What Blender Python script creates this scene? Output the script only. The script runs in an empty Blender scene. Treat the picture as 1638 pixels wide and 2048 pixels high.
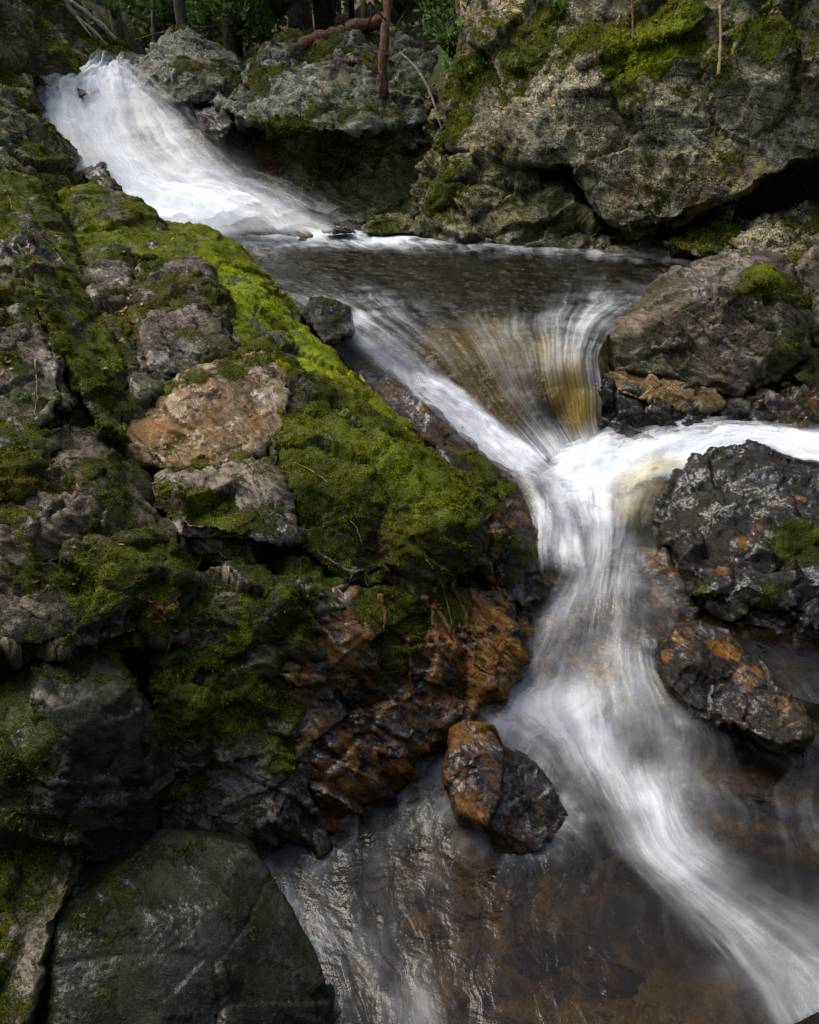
import bpy, math, random
import numpy as np
from mathutils import Vector
from mathutils.bvhtree import BVHTree
rad = math.radians
scene = bpy.context.scene

# ------------------------------------------------------------------ camera, sky, sun, exposure
PITCH, VFOV, CAMZ = rad(28), rad(66), 1.3
cam_data = bpy.data.cameras.new("camera")
cam = bpy.data.objects.new("camera", cam_data)
scene.collection.objects.link(cam)
cam.location = (0, 0, CAMZ)
cam.rotation_euler = (rad(90) - PITCH, 0, 0)
cam_data.sensor_fit = 'VERTICAL'
cam_data.angle = VFOV
cam_data.clip_start = 0.02
cam_data.clip_end = 600
scene.camera = cam

SUN_EL, SUN_AZ = rad(58), rad(-64)      # azimuth from +y towards +x
world = bpy.data.worlds.new("World"); scene.world = world
world.use_nodes = True
wn = world.node_tree
for n in list(wn.nodes): wn.nodes.remove(n)
sky = wn.nodes.new('ShaderNodeTexSky'); sky.sky_type = 'NISHITA'; sky.sun_disc = False
sky.sun_elevation = SUN_EL; sky.sun_rotation = SUN_AZ
sky.air_density = 1.0; sky.dust_density = 4.0; sky.ozone_density = 0.6
bg = wn.nodes.new('ShaderNodeBackground'); bg.inputs['Strength'].default_value = 0.15
wo = wn.nodes.new('ShaderNodeOutputWorld')
hs = wn.nodes.new('ShaderNodeHueSaturation'); hs.inputs['Saturation'].default_value = .9
wn.links.new(sky.outputs[0], hs.inputs['Color']); wn.links.new(hs.outputs[0], bg.inputs[0]); wn.links.new(bg.outputs[0], wo.inputs[0])
sl = bpy.data.lights.new("sun", 'SUN'); sl.energy = 1.6; sl.angle = rad(42); sl.color = (1, .95, .86)
sun = bpy.data.objects.new("sun", sl); scene.collection.objects.link(sun)
sdir = Vector((math.sin(SUN_AZ) * math.cos(SUN_EL), math.cos(SUN_AZ) * math.cos(SUN_EL), math.sin(SUN_EL)))
sun.rotation_euler = sdir.to_track_quat('Z', 'Y').to_euler()
scene.view_settings.view_transform = 'Standard'
scene.view_settings.look = 'None'
scene.view_settings.exposure = 1.12
scene.view_settings.gamma = 1
scene.cycles.use_denoising = True
scene.cycles.max_bounces = 6
scene.cycles.transparent_max_bounces = 24
scene.cycles.caustics_reflective = False
scene.cycles.caustics_refractive = False

# ------------------------------------------------------------------ pixel ray helpers
FPX = 1024 / math.tan(VFOV / 2)
def ray(px, py):
    cx, cy = (px - 819) / FPX, (1024 - py) / FPX
    return np.array([cx, math.cos(PITCH) + cy * math.sin(PITCH), -math.sin(PITCH) + cy * math.cos(PITCH)])
CAM = np.array([0, 0, CAMZ])
def P(px, py, d):
    r = ray(px, py); return CAM + r * (d / r[1])
def PZ(px, py, z):
    r = ray(px, py); return CAM + r * ((z - CAMZ) / r[2])

# ------------------------------------------------------------------ numpy noise
_rng = np.random.RandomState(7)
_perm = _rng.permutation(256); _perm = np.concatenate([_perm] * 3)
_grad = _rng.normal(size=(256, 3)); _grad /= np.linalg.norm(_grad, axis=1)[:, None]
def perlin(p):
    i = np.floor(p).astype(np.int64); f = p - i; i &= 255
    u = f * f * f * (f * (f * 6 - 15) + 10)
    out = 0
    for dx in (0, 1):
        for dy in (0, 1):
            for dz in (0, 1):
                h = _perm[_perm[_perm[(i[:, 0] + dx) & 255] + ((i[:, 1] + dy) & 255)] + ((i[:, 2] + dz) & 255)]
                g = _grad[h]
                d = g[:, 0] * (f[:, 0] - dx) + g[:, 1] * (f[:, 1] - dy) + g[:, 2] * (f[:, 2] - dz)
                w = (u[:, 0] if dx else 1 - u[:, 0]) * (u[:, 1] if dy else 1 - u[:, 1]) * (u[:, 2] if dz else 1 - u[:, 2])
                out = out + w * d
    return out * 1.5
def fbm(p, octs=4, lac=2.1, gain=.5):
    a, s = 1, 0
    q = p.copy()
    for k in range(octs):
        s = s + a * perlin(q + 17.3 * k); q = q * lac; a *= gain
    return s
def ridged(p, octs=4):
    a, s = 1, 0; q = p.copy()
    for k in range(octs):
        s = s + a * (1 - 2 * np.abs(perlin(q + 9.1 * k))); q = q * 2.1; a *= .5
    return s
def _h3(i, k):
    h = (i[:, 0] * 73856093) ^ (i[:, 1] * 19349663) ^ (i[:, 2] * 83492791) ^ (k * 2654435761)
    h = (h ^ (h >> 13)) * 1274126177 & 0xffffffff
    return ((h ^ (h >> 16)) & 0xffff) / 65535.0
def worley(p):
    i0 = np.floor(p).astype(np.int64)
    n = len(p); b1 = np.full(n, 1e9); b2 = np.full(n, 1e9)
    bc = np.zeros((n, 3)); bi = np.zeros((n, 3), np.int64)
    for dx in (-1, 0, 1):
        for dy in (-1, 0, 1):
            for dz in (-1, 0, 1):
                i = i0 + np.array([dx, dy, dz])
                c = i + np.stack([_h3(i, 1), _h3(i, 2), _h3(i, 3)], 1)
                d = ((c - p) ** 2).sum(1)
                m = d < b1
                b2 = np.where(m, b1, np.minimum(b2, d))
                b1 = np.where(m, d, b1); bc[m] = c[m]; bi[m] = i[m]
    return np.sqrt(b1), np.sqrt(b2), bc, bi
def chips(p, scale, amp, aniso=None):
    """Chipped rock facets: every cell tilts its own way."""
    q = p * scale
    if aniso is not None: q = q * aniso
    q = q + .25 * np.stack([perlin(q * .9), perlin(q * .9 + 31), perlin(q * .9 + 57)], 1)
    f1, f2, c, ci = worley(q)
    r = np.stack([_h3(ci, 4), _h3(ci, 5), _h3(ci, 6)], 1) * 2 - 1
    return amp * (((q - c) * r).sum(1) + .6 * (_h3(ci, 7) - .5)), f2 - f1
def sstep(a, b, x):
    t = np.clip((x - a) / (b - a), 0, 1); return t * t * (3 - 2 * t)

# ------------------------------------------------------------------ mesh helpers
C = scene.collection
def link(o, parent=None):
    C.objects.link(o)
    if parent is not None: o.parent = parent
    return o
def tag(o, label, cat, group=None, kind=None):
    if label: o['label'] = label
    if cat: o['category'] = cat
    if group: o['group'] = group
    if kind: o['kind'] = kind
    return o
def np_mesh(name, v, faces, smooth=True):
    m = bpy.data.meshes.new(name)
    v = np.asarray(v, np.float32); faces = np.asarray(faces, np.int32)
    m.vertices.add(len(v)); m.vertices.foreach_set('co', v.ravel())
    k = faces.shape[1]
    m.loops.add(faces.size); m.loops.foreach_set('vertex_index', faces.ravel())
    m.polygons.add(len(faces)); m.polygons.foreach_set('loop_start', np.arange(0, faces.size, k, dtype=np.int32))
    m.update(calc_edges=True); m.validate()
    m.polygons.foreach_set('use_smooth', np.full(len(m.polygons), smooth))
    return m
def set_attr(m, name, arr):
    a = m.attributes.get(name) or m.attributes.new(name, 'FLOAT', 'POINT')
    a.data.foreach_set('value', np.asarray(arr, np.float32))
def get_co(m):
    a = np.empty(len(m.vertices) * 3, np.float32); m.vertices.foreach_get('co', a); return a.reshape(-1, 3).astype(np.float64)
def get_no(m):
    a = np.empty(len(m.vertices) * 3, np.float32); m.vertices.foreach_get('normal', a); return a.reshape(-1, 3).astype(np.float64)
def tube_geo(pts, radii, seg=7, closed_end=True):
    pts = np.asarray(pts, float); n = len(pts); vs = []
    up = np.array([.3, .2, .9])
    for i in range(n):
        t = pts[min(i + 1, n - 1)] - pts[max(i - 1, 0)]; t /= np.linalg.norm(t) + 1e-9
        a = np.cross(t, up); 
        if np.linalg.norm(a) < .05: a = np.cross(t, [1, 0, 0])
        a /= np.linalg.norm(a); b = np.cross(t, a)
        for k in range(seg):
            w = 2 * math.pi * k / seg
            vs.append(pts[i] + radii[i] * (math.cos(w) * a + math.sin(w) * b))
    fs = []
    for i in range(n - 1):
        for k in range(seg):
            fs.append((i * seg + k, i * seg + (k + 1) % seg, (i + 1) * seg + (k + 1) % seg, (i + 1) * seg + k))
    # end caps as collapsed quads
    vs.append(pts[0]); vs.append(pts[-1]); c0, c1 = len(vs) - 2, len(vs) - 1
    tri = []
    for k in range(seg):
        tri.append((c0, (k + 1) % seg, k)); tri.append((c1, (n - 1) * seg + k, (n - 1) * seg + (k + 1) % seg))
    return vs, fs, tri
def geo_obj(name, parts, mat, parent=None, smooth=True):
    """parts: list of (verts, quads, tris)"""
    V, F, o = [], [], 0
    for v, q, t in parts:
        V.extend([tuple(x) for x in v]); F.extend([tuple(i + o for i in f) for f in q]); F.extend([tuple(i + o for i in f) for f in t]); o += len(v)
    m = bpy.data.meshes.new(name); m.from_pydata(V, [], F); m.update()
    m.polygons.foreach_set('use_smooth', [smooth] * len(m.polygons))
    m.materials.append(mat)
    return link(bpy.data.objects.new(name, m), parent)
def catmull(a, n):
    """a: (k, ...) control -> (n, ...) samples"""
    k = len(a); t = np.linspace(0, k - 1, n); i = np.minimum(t.astype(int), k - 2); f = (t - i).reshape((-1,) + (1,) * (a.ndim - 1))
    p0 = a[np.maximum(i - 1, 0)]; p1 = a[i]; p2 = a[i + 1]; p3 = a[np.minimum(i + 2, k - 1)]
    return .5 * ((2 * p1) + (-p0 + p2) * f + (2 * p0 - 5 * p1 + 4 * p2 - p3) * f ** 2 + (-p0 + 3 * p1 - 3 * p2 + p3) * f ** 3)

# ------------------------------------------------------------------ node helpers
class NT:
    def __init__(s, mat):
        s.m = mat; mat.use_nodes = True; s.t = mat.node_tree
        for n in list(s.t.nodes): s.t.nodes.remove(n)
    def n(s, typ, **kw):
        nd = s.t.nodes.new(typ)
        for k, v in kw.items(): setattr(nd, k, v)
        return nd
    def l(s, a, b): s.t.links.new(a, b)
    def inp(s, sock, v):
        if v is None: return
        if hasattr(v, 'is_linked') or hasattr(v, 'links'): s.l(v, sock)
        else:
            try: sock.default_value = v
            except Exception: sock.default_value = (v, v, v)
    def math(s, op, a, b=None, c=None, clamp=False):
        nd = s.n('ShaderNodeMath', operation=op, use_clamp=clamp)
        for k, v in enumerate((a, b, c)):
            if v is not None: s.inp(nd.inputs[k], v)
        return nd.outputs[0]
    def vmul(s, a, v):
        nd = s.n('ShaderNodeVectorMath', operation='MULTIPLY'); s.inp(nd.inputs[0], a); nd.inputs[1].default_value = v; return nd.outputs[0]
    def vadd(s, a, b):
        nd = s.n('ShaderNodeVectorMath', operation='ADD'); s.inp(nd.inputs[0], a); s.inp(nd.inputs[1], b); return nd.outputs[0]
    def noise(s, vec, scale, detail=4, rough=.55, dist=0, dim='3D', col=False):
        nd = s.n('ShaderNodeTexNoise', noise_dimensions=dim); s.inp(nd.inputs['Vector'], vec)
        nd.inputs['Scale'].default_value = scale; nd.inputs['Detail'].default_value = detail
        nd.inputs['Roughness'].default_value = rough; nd.inputs['Distortion'].default_value = dist
        return nd.outputs[1 if col else 0]
    def voro(s, vec, scale, feature='F1', rnd=1.0, out='Distance'):
        nd = s.n('ShaderNodeTexVoronoi', feature=feature); s.inp(nd.inputs['Vector'], vec)
        nd.inputs['Scale'].default_value = scale; nd.inputs['Randomness'].default_value = rnd
        return nd.outputs[out]
    def ramp(s, f, a, b, lo=0., hi=1., smooth=True):
        nd = s.n('ShaderNodeMapRange', interpolation_type='SMOOTHSTEP' if smooth else 'LINEAR'); s.inp(nd.inputs[0], f)
        nd.inputs[1].default_value = a; nd.inputs[2].default_value = b; nd.inputs[3].default_value = lo; nd.inputs[4].default_value = hi
        return nd.outputs[0]
    def mix(s, f, a, b, mode='MIX'):
        nd = s.n('ShaderNodeMix', data_type='RGBA', blend_type=mode)
        s.inp(nd.inputs[0], f); s.inp(nd.inputs[6], a if not isinstance(a, tuple) else (*a, 1)); s.inp(nd.inputs[7], b if not isinstance(b, tuple) else (*b, 1))
        return nd.outputs[2]
    def attr(s, name):
        return s.n('ShaderNodeAttribute', attribute_name=name).outputs['Fac']
    def bump(s, h, dist, strength=1., normal=None):
        nd = s.n('ShaderNodeBump'); nd.inputs['Strength'].default_value = strength; nd.inputs['Distance'].default_value = dist
        s.inp(nd.inputs['Height'], h)
        if normal is not None: s.l(normal, nd.inputs['Normal'])
        return nd.outputs[0]
    def out(s, sh):
        o = s.n('ShaderNodeOutputMaterial'); s.l(sh, o.inputs[0])
    def bsdf(s, col, rough, normal=None, spec=.5, coat=None):
        b = s.n('ShaderNodeBsdfPrincipled'); s.inp(b.inputs['Base Color'], col if not isinstance(col, tuple) else (*col, 1))
        s.inp(b.inputs['Roughness'], rough)
        b.inputs['Specular IOR Level'].default_value = spec
        if coat is not None: s.inp(b.inputs['Coat Weight'], coat); b.inputs['Coat Roughness'].default_value = .12
        if normal is not None: s.l(normal, b.inputs['Normal'])
        return b.outputs[0]

# ------------------------------------------------------------------ rock material
def rock_mat(name, dark, light, moss_d=(.012, .018, .002), moss_l=(.16, .18, .006), lichen=.0, lich_col=(.42, .40, .30),
             rust_col=(.30, .12, .025), fol=(.2, -.2, 1), near=True, crack=1.0, bumpd=.016, edge=.5, algae=.7):
    mat = bpy.data.materials.new(name); t = NT(mat)
    tc = t.n('ShaderNodeTexCoord').outputs['Object']
    warp = t.vadd(tc, t.vmul(t.noise(tc, 2.3, 3, col=True), (.25, .25, .25)))
    rt = t.n('ShaderNodeVectorRotate', rotation_type='EULER_XYZ'); t.l(warp, rt.inputs[0])
    rt.inputs['Rotation'].default_value = tuple(Vector(fol).normalized().rotation_difference(Vector((0, 0, 1))).to_euler())
    st = t.vmul(rt.outputs[0], (1.0, 1.0, 4.5))
    n1 = t.noise(warp, 3.0, 6, .62)
    n2 = t.noise(st, 11.0, 6, .65)
    n3 = t.noise(tc, 60.0 if near else 22., 4, .7)
    n4 = t.noise(tc, 220.0 if near else 70., 2, .6)
    k = t.math('ADD', t.math('MULTIPLY', n1, .55), t.math('MULTIPLY', n2, .45))
    col = t.mix(t.ramp(k, .36, .64), dark, light)
    col = t.mix(t.ramp(n2, .52, .7, 0, .55), col, tuple(min(1, c * 1.5 + .12 * max(light)) for c in light))
    # grain
    col = t.mix(t.ramp(n3, .38, .58, .75, 0), col, (.012, .012, .010))
    col = t.mix(t.ramp(n4, .50, .66, 0, .6), col, tuple(min(1, c * 1.8 + .15 * max(light)) for c in light))
    # fine cracks and quartz veins
    cr = t.voro(t.vmul(rt.outputs[0], (1, 1, 2.6)), 5.0 if near else 1.6, 'DISTANCE_TO_EDGE')
    crk = t.math('MULTIPLY', t.math('MULTIPLY', t.ramp(cr, .0, .03, 1, 0), t.ramp(n1, .50, .56)), crack)
    col = t.mix(t.math('MULTIPLY', crk, .85), col, (.008, .008, .008))
    pt = t.n('ShaderNodeNewGeometry').outputs['Pointiness']
    pe = t.math('MULTIPLY', t.ramp(t.math('ADD', pt, t.math('MULTIPLY', t.math('SUBTRACT', n2, .5), .06)), .515, .56), edge)
    col = t.mix(pe, col, tuple(min(.5, c * 1.7 + .2 * max(light)) for c in light))
    # pale and rusty zones
    pale = t.attr('pale'); rust = t.attr('rust')
    col = t.mix(t.math('MULTIPLY', pale, t.ramp(n2, .40, .60)), col, (.30, .26, .20))
    rn = t.math('ADD', t.math('MULTIPLY', t.noise(warp, 9, 6, .75), .6), t.math('MULTIPLY', n2, .4))
    rmask = t.math('MULTIPLY', t.math('MULTIPLY', rust, t.ramp(t.math('ADD', rn, t.math('MULTIPLY', rust, .06)), .50, .60)), .92, clamp=True)
    rc = t.mix(t.ramp(n2, .35, .65), rust_col, tuple(c * .35 for c in rust_col))
    col = t.mix(rmask, col, rc)
    # lichen patches
    if lichen > 0:
        ln = t.noise(tc, 9, 5, .72); lz = t.noise(tc, 1.5, 3, .6)
        lcol = t.mix(t.ramp(t.noise(tc, 1.9, 3), .48, .56), lich_col, (.44, .32, .07))
        col = t.mix(t.math('MULTIPLY', t.math('MULTIPLY', t.ramp(ln, .54, .59), t.ramp(lz, .40, .50)), lichen), col, lcol)
        lv2 = t.voro(t.vadd(tc, t.vmul(t.noise(tc, 16, 3, col=True), (.12, .12, .12))), 13)
        col = t.mix(t.math('MULTIPLY', t.ramp(lv2, .16, .24, lichen, 0), t.ramp(t.noise(tc, 1.1, 4), .50, .56)), col, tuple(min(.7, c * 1.35) for c in lich_col))
    alg = t.math('MULTIPLY', t.ramp(t.noise(tc, 2.1 if near else .8, 5, .65), .46, .62), algae)
    col = t.mix(alg, col, t.mix(t.ramp(n3, .35, .65), (.022, .026, .008), (.055, .058, .016)))
    wet = t.attr('wet')
    col = t.mix(t.math('MULTIPLY', wet, .5), col, (.0, .0, .0))
    # moss
    ma = t.attr('moss')
    mn = t.noise(tc, 34.0 if near else 12., 5, .75); mn2 = t.noise(tc, 7.0, 4, .6)
    mm = t.math('ADD', ma, t.math('ADD', t.math('MULTIPLY', t.math('SUBTRACT', mn, .5), 1.1), t.math('MULTIPLY', t.math('SUBTRACT', mn2, .5), .7)))
    mm = t.ramp(mm, .42, .60)
    mf = t.noise(tc, 150.0 if near else 45., 3, .8); mg = t.noise(tc, 4.0, 4, .6)
    mcol = t.mix(t.ramp(mf, .38, .66), moss_d, moss_l)
    mcol = t.mix(t.ramp(mg, .40, .62, .75, 0), mcol, tuple(c * .9 for c in moss_d))
    mcol = t.mix(t.ramp(t.noise(tc, 1.6, 4, .6), .50, .64, 0, .35), mcol, (.11, .085, .012))
    mcol = t.mix(t.math('MULTIPLY', t.attr('bright'), t.ramp(mf, .3, .6)), mcol, (.26, .33, .012))
    col = t.mix(mm, col, mcol)
    # roughness
    dryr = t.ramp(n3, .3, .7, .55, .85)
    wr = t.math('ADD', .22, t.math('MULTIPLY', n3, .35))
    r = t.n('ShaderNodeMix'); t.l(wet, r.inputs[0]); t.l(dryr, r.inputs[2]); t.l(wr, r.inputs[3])
    r2 = t.n('ShaderNodeMix'); t.l(mm, r2.inputs[0]); t.l(r.outputs[0], r2.inputs[2]); r2.inputs[3].default_value = .95
    # bump
    h = t.math('ADD', t.math('MULTIPLY', n2, 1.0), t.math('MULTIPLY', n3, .35))
    h = t.math('SUBTRACT', h, t.math('MULTIPLY', crk, .5))
    h = t.math('ADD', h, t.math('MULTIPLY', t.noise(st, 28, 5, .7), .55))
    b1 = t.bump(h, bumpd * (1 if near else 3), .85)
    bc = t.bump(t.math('ADD', t.math('MULTIPLY', n2, .6), t.math('ADD', t.math('MULTIPLY', t.noise(tc, 38 if near else 14, 3, .6), .5), t.math('MULTIPLY', n3, .3))), bumpd * 1.0 * (1 if near else 3), .9)
    mh = t.math('MULTIPLY', t.math('ADD', mf, t.math('MULTIPLY', mn, .9)), mm)
    b2 = t.bump(mh, .022 if near else .06, .9, b1)
    cw = t.math('MULTIPLY', t.math('MULTIPLY', wet, t.ramp(t.math('ADD', t.math('MULTIPLY', t.noise(warp, 6, 4, .6), .6), t.math('MULTIPLY', n3, .4)), .49, .56, .04, 1.0)), t.math('SUBTRACT', 1, t.math('MULTIPLY', mm, .85)), clamp=True)
    bs = t.n('ShaderNodeBsdfPrincipled'); t.l(col, bs.inputs['Base Color']); t.l(r2.outputs[0], bs.inputs['Roughness']); t.l(b2, bs.inputs['Normal'])
    t.l(cw, bs.inputs['Coat Weight']); bs.inputs['Coat Roughness'].default_value = .06; bs.inputs['Coat IOR'].default_value = 1.6; bs.inputs['Specular IOR Level'].default_value = .10; t.l(bc, bs.inputs['Coat Normal'])
    t.out(bs.outputs[0])
    return mat

M = {}
LF = (.62, .38, .68)
M['outcrop'] = rock_mat('mossy_outcrop_rock', (.018, .016, .009), (.11, .09, .058), fol=LF, algae=.8)
M['tawny'] = rock_mat('tawny_slab_rock', (.040, .024, .007), (.23, .135, .045), rust_col=(.40, .21, .05), fol=LF, bumpd=.010, algae=.3)
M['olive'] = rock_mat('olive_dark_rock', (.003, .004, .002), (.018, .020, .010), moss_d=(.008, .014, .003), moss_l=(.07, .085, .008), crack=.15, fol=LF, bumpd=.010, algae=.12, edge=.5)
M['wetdark'] = rock_mat('wet_dark_rock', (.004, .004, .004), (.028, .021, .016), rust_col=(.38, .17, .022), fol=LF, bumpd=.013, algae=.2)
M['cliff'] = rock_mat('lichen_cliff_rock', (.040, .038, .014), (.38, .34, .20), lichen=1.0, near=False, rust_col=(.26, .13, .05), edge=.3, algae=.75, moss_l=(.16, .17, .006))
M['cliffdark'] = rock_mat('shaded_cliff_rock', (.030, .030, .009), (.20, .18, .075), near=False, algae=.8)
M['grey'] = rock_mat('grey_boulder_rock', (.035, .038, .025), (.20, .205, .155), lichen=.4, near=False, lich_col=(.35, .36, .28))
M['slab'] = rock_mat('grey_brown_slab_rock', (.014, .011, .006), (.115, .088, .060), fol=LF, algae=.75)
M['bed'] = rock_mat('streambed_rock', (.025, .016, .006), (.20, .13, .045), rust_col=(.36, .20, .05), fol=LF)

# ------------------------------------------------------------------ rocks
ROCKS = {}
HULLS = {}
def hull_geo(pts):
    import bmesh
    bm = bmesh.new()
    for p in pts: bm.verts.new(p)
    r = bmesh.ops.convex_hull(bm, input=bm.verts)
    bmesh.ops.delete(bm, geom=[v for v in bm.verts if not v.link_faces], context='VERTS')
    return bm
def rock(name, hulls, mat, label, cat='rock', group=None, voxel=.012, thick=.6, amp=1.0, chip=(3.2, .05), fine=(11, .012), strata=(0.2, -.3, 1, 7, .030),
         moss=0.0, mossz=.9, wet=0.0, wetz=None, rust=0.0, pale=0.0, bright=0.0, smooth=1, seed=0, lump=.035, fol=(.62, .38, .68), rough=.45, sink=0.):
    """hulls: lists of (px, py, depth[, extra thickness]); every hull runs back along the view ray by thick and the union is remeshed."""
    import bmesh
    HULLS.setdefault(seed, hulls)
    big = bmesh.new(); tmp = bpy.data.meshes.new('tmp')
    for h in hulls:
        pts = []
        for q in h:
            p = P(*q[:3]); r = ray(*q[:2]); r = r / np.linalg.norm(r)
            th = q[3] if len(q) > 3 else thick
            if sink: pts.append(p - np.array([0, 0, sink])); pts.append(p + r * th * .8 - np.array([0, 0, sink]))
            pts.append(p); pts.append(p + r * th + np.array([0, 0, -.25 * th]) * (0 if len(q) > 3 else 0))
        bm = hull_geo([Vector(p) for p in pts]); bm.to_mesh(tmp); bm.free(); big.from_mesh(tmp)
    bmesh.ops.recalc_face_normals(big, faces=big.faces)
    big.to_mesh(tmp); big.free()
    o = bpy.data.objects.new('tmp', tmp); C.objects.link(o)
    md = o.modifiers.new('r', 'REMESH'); md.mode = 'VOXEL'; md.voxel_size = voxel; md.use_smooth_shade = True
    if smooth: 
        sm = o.modifiers.new('s', 'SMOOTH'); sm.iterations = smooth; sm.factor = .5
    dg = bpy.context.evaluated_depsgraph_get()
    m = bpy.data.meshes.new_from_object(o.evaluated_get(dg))
    bpy.data.objects.remove(o); bpy.data.meshes.remove(tmp)
    co = get_co(m); no = get_no(m)
    # keep what can be seen from the camera side and around it; drop the deep back to save memory
    s = co + seed * 3.7
    # low bend, chipped facets, foliation steps, grain
    co2 = co + no * (amp * lump * fbm(s * 1.8, 3))[:, None]
    c1, e1 = chips(s, chip[0], chip[1] * amp, np.array([1, 1, 1.3]))
    c2, e2 = chips(s + 5, fine[0], fine[1] * amp * (.5 + rough), np.array([1, 1, 1.3]))
    d = c1 + c2 - .10 * chip[1] * amp * np.exp(-(e1 / .04) ** 2)
    F = np.array(fol, float); F /= np.linalg.norm(F); A = np.cross(F, [0.1, 1, 0.2]); A /= np.linalg.norm(A); B = np.cross(F, A)
    L = np.stack([s @ A, s @ B, s @ F], 1)
    k_ = 1.0 if voxel < .018 else .42
    c3, e3 = chips(L + 11, 5.0 * k_, .035 * amp * (.35 + .6 * rough) / k_ ** .8, np.array([.8, .35, 3.2]))
    ph = L[:, 2] * strata[3] + .9 * perlin(s * 1.7 * k_) + .3 * perlin(s * 6 * k_)
    saw = ph - np.floor(ph)
    side = 1 - np.abs(no @ F)
    d += c3 * (.35 + .65 * side)
    d += amp * strata[4] * (saw ** 2 - .4) * side * 2.0 * sstep(-.2, .3, perlin(s * 1.3 + 4))
    d += rough * amp * (.009 / k_ ** .8) * fbm(L * np.array([9, 5, 34]) * k_, 3, gain=.6) * 1.6
    d += rough * amp * (.006 / k_ ** .8) * fbm(s * 26 * k_, 3, gain=.65)
    co2 = co2 + no * d[:, None]
    m.vertices.foreach_set('co', co2.astype(np.float32).ravel()); m.update()
    no2 = get_no(m)
    n_ = len(co)
    up = sstep(-.25, .75, no2[:, 2])
    mo = moss * (1 - mossz + mossz * up) + (.34 * fbm(s * 1.4 + 9, 3) + .42 * fbm(s * 4.5 * (1 if voxel < .018 else .4) + 2, 3)) * (1 if moss > 0 else 0)
    if moss > .2:
        cush = sstep(.45, .8, mo) * (.5 + fbm(s * 14 * k_, 3))
        co2 = co2 + no2 * (.011 / k_ ** .6 * cush)[:, None]
        m.vertices.foreach_set('co', co2.astype(np.float32).ravel()); m.update()
    # damp hollows hold more moss, sharp knobs less
    at = dict(moss=mo, rust=np.full(n_, rust) + (.35 * fbm(s * 2.2 + 40, 2) if rust > 0 else 0), pale=np.full(n_, pale), bright=np.full(n_, bright), wet=np.clip(np.full(n_, max(wet, .45 if voxel < .0155 else .25)) + .5 * fbm(s * 2.6 + 60, 3), 0, 1))
    if wetz is not None:
        at['wet'] = np.maximum(at['wet'], sstep(wetz[1], wetz[0], co2[:, 2] + .06 * perlin(s * 5)))
        at['moss'] = at['moss'] - .9 * sstep(wetz[1], wetz[0], co2[:, 2])
    # origin at the base centre
    org = np.array([co2[:, 0].mean(), co2[:, 1].mean(), co2[:, 2].min()])
    for k, v in at.items(): set_attr(m, k, v)
    m.vertices.foreach_set('co', (co2 - org).astype(np.float32).ravel())
    m.materials.clear(); m.materials.append(M[mat]); m.update()
    m.polygons.foreach_set('use_smooth', np.ones(len(m.polygons), bool)); m.name = name
    ob = bpy.data.objects.new(name, m); ob.location = org
    link(ob); tag(ob, label, cat, group)
    ROCKS.setdefault(name, []).append(ob)
    ob_info[ob.name] = dict(org=org)
    return ob
ob_info = {}
def moss_tufts(ob, count_per_m2=26000, size=.009, cap=60000, thr=.62):
    me = ob.data; n = len(me.polygons)
    if n == 0: return
    org = np.array(ob.location); co = get_co(me) + org
    ls = np.empty(n, np.int32); me.polygons.foreach_get('loop_start', ls); li = np.empty(len(me.loops), np.int32); me.loops.foreach_get('vertex_index', li)
    fn = np.empty(n * 3, np.float32); me.polygons.foreach_get('normal', fn); fn = fn.reshape(-1, 3).astype(float)
    ar = np.empty(n, np.float32); me.polygons.foreach_get('area', ar)
    at = np.empty(len(co), np.float32); me.attributes['moss'].data.foreach_get('value', at)
    br = np.empty(len(co), np.float32); me.attributes['bright'].data.foreach_get('value', br)
    v0 = li[ls]; v1 = li[ls + 1]; v2 = li[ls + 2]; c = (co[v0] + co[v1] + co[v2]) / 3
    view = CAM - c; dist = np.linalg.norm(view, axis=1); facing = (fn * view).sum(1) / dist
    ms = at[v0] + .55 * fbm(c * 15, 3) + .35 * fbm(c * 5 + 3, 2)
    w = np.where((facing > -.25) & (ms > thr), ar * np.clip((ms - thr) * 4, .1, 1), 0)
    tot = w.sum() * count_per_m2
    if tot < 60: return
    rg = np.random.RandomState(len(co) % 9973)
    N = int(min(tot, cap)); f = rg.choice(n, N, p=w / w.sum())
    a = rg.rand(N, 2); base = co[v0[f]] + (co[v1[f]] - co[v0[f]]) * a[:, :1] + (co[v2[f]] - co[v0[f]]) * a[:, 1:] * (1 - a[:, :1])
    grow = math.sqrt(max(1, tot / cap)) 
    sz = size * grow * (.5 + rg.rand(N)) * (.45 + 1.3 * sstep(-.2, .5, fbm(base * 11, 3)))
    d = fn[f] * .9 + rg.normal(size=(N, 3)) * .55; d /= np.linalg.norm(d, axis=1)[:, None]
    s_ = np.cross(d, rg.normal(size=(N, 3))); s_ /= np.linalg.norm(s_, axis=1)[:, None]
    b0 = base - fn[f] * .002; V = np.stack([b0 - s_ * (sz * .24)[:, None], b0 + s_ * (sz * .24)[:, None], b0 + d * sz[:, None]], 1).reshape(-1, 3)
    m = np_mesh('moss', V - org, np.arange(N * 3).reshape(-1, 3), smooth=False)
    set_attr(m, 'rnd', np.repeat(rg.rand(N), 3)); set_attr(m, 'bright', np.repeat(br[v0[f]] + .25 * fbm(base * 3, 3), 3)); set_attr(m, 'tip', np.tile([0, 0, 1.], N))
    m.materials.append(M['moss_olive'] if me.materials[0].name.startswith('olive') else M['moss'])
    o = link(bpy.data.objects.new('moss', m), ob); o['kind'] = 'stuff'
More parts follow.
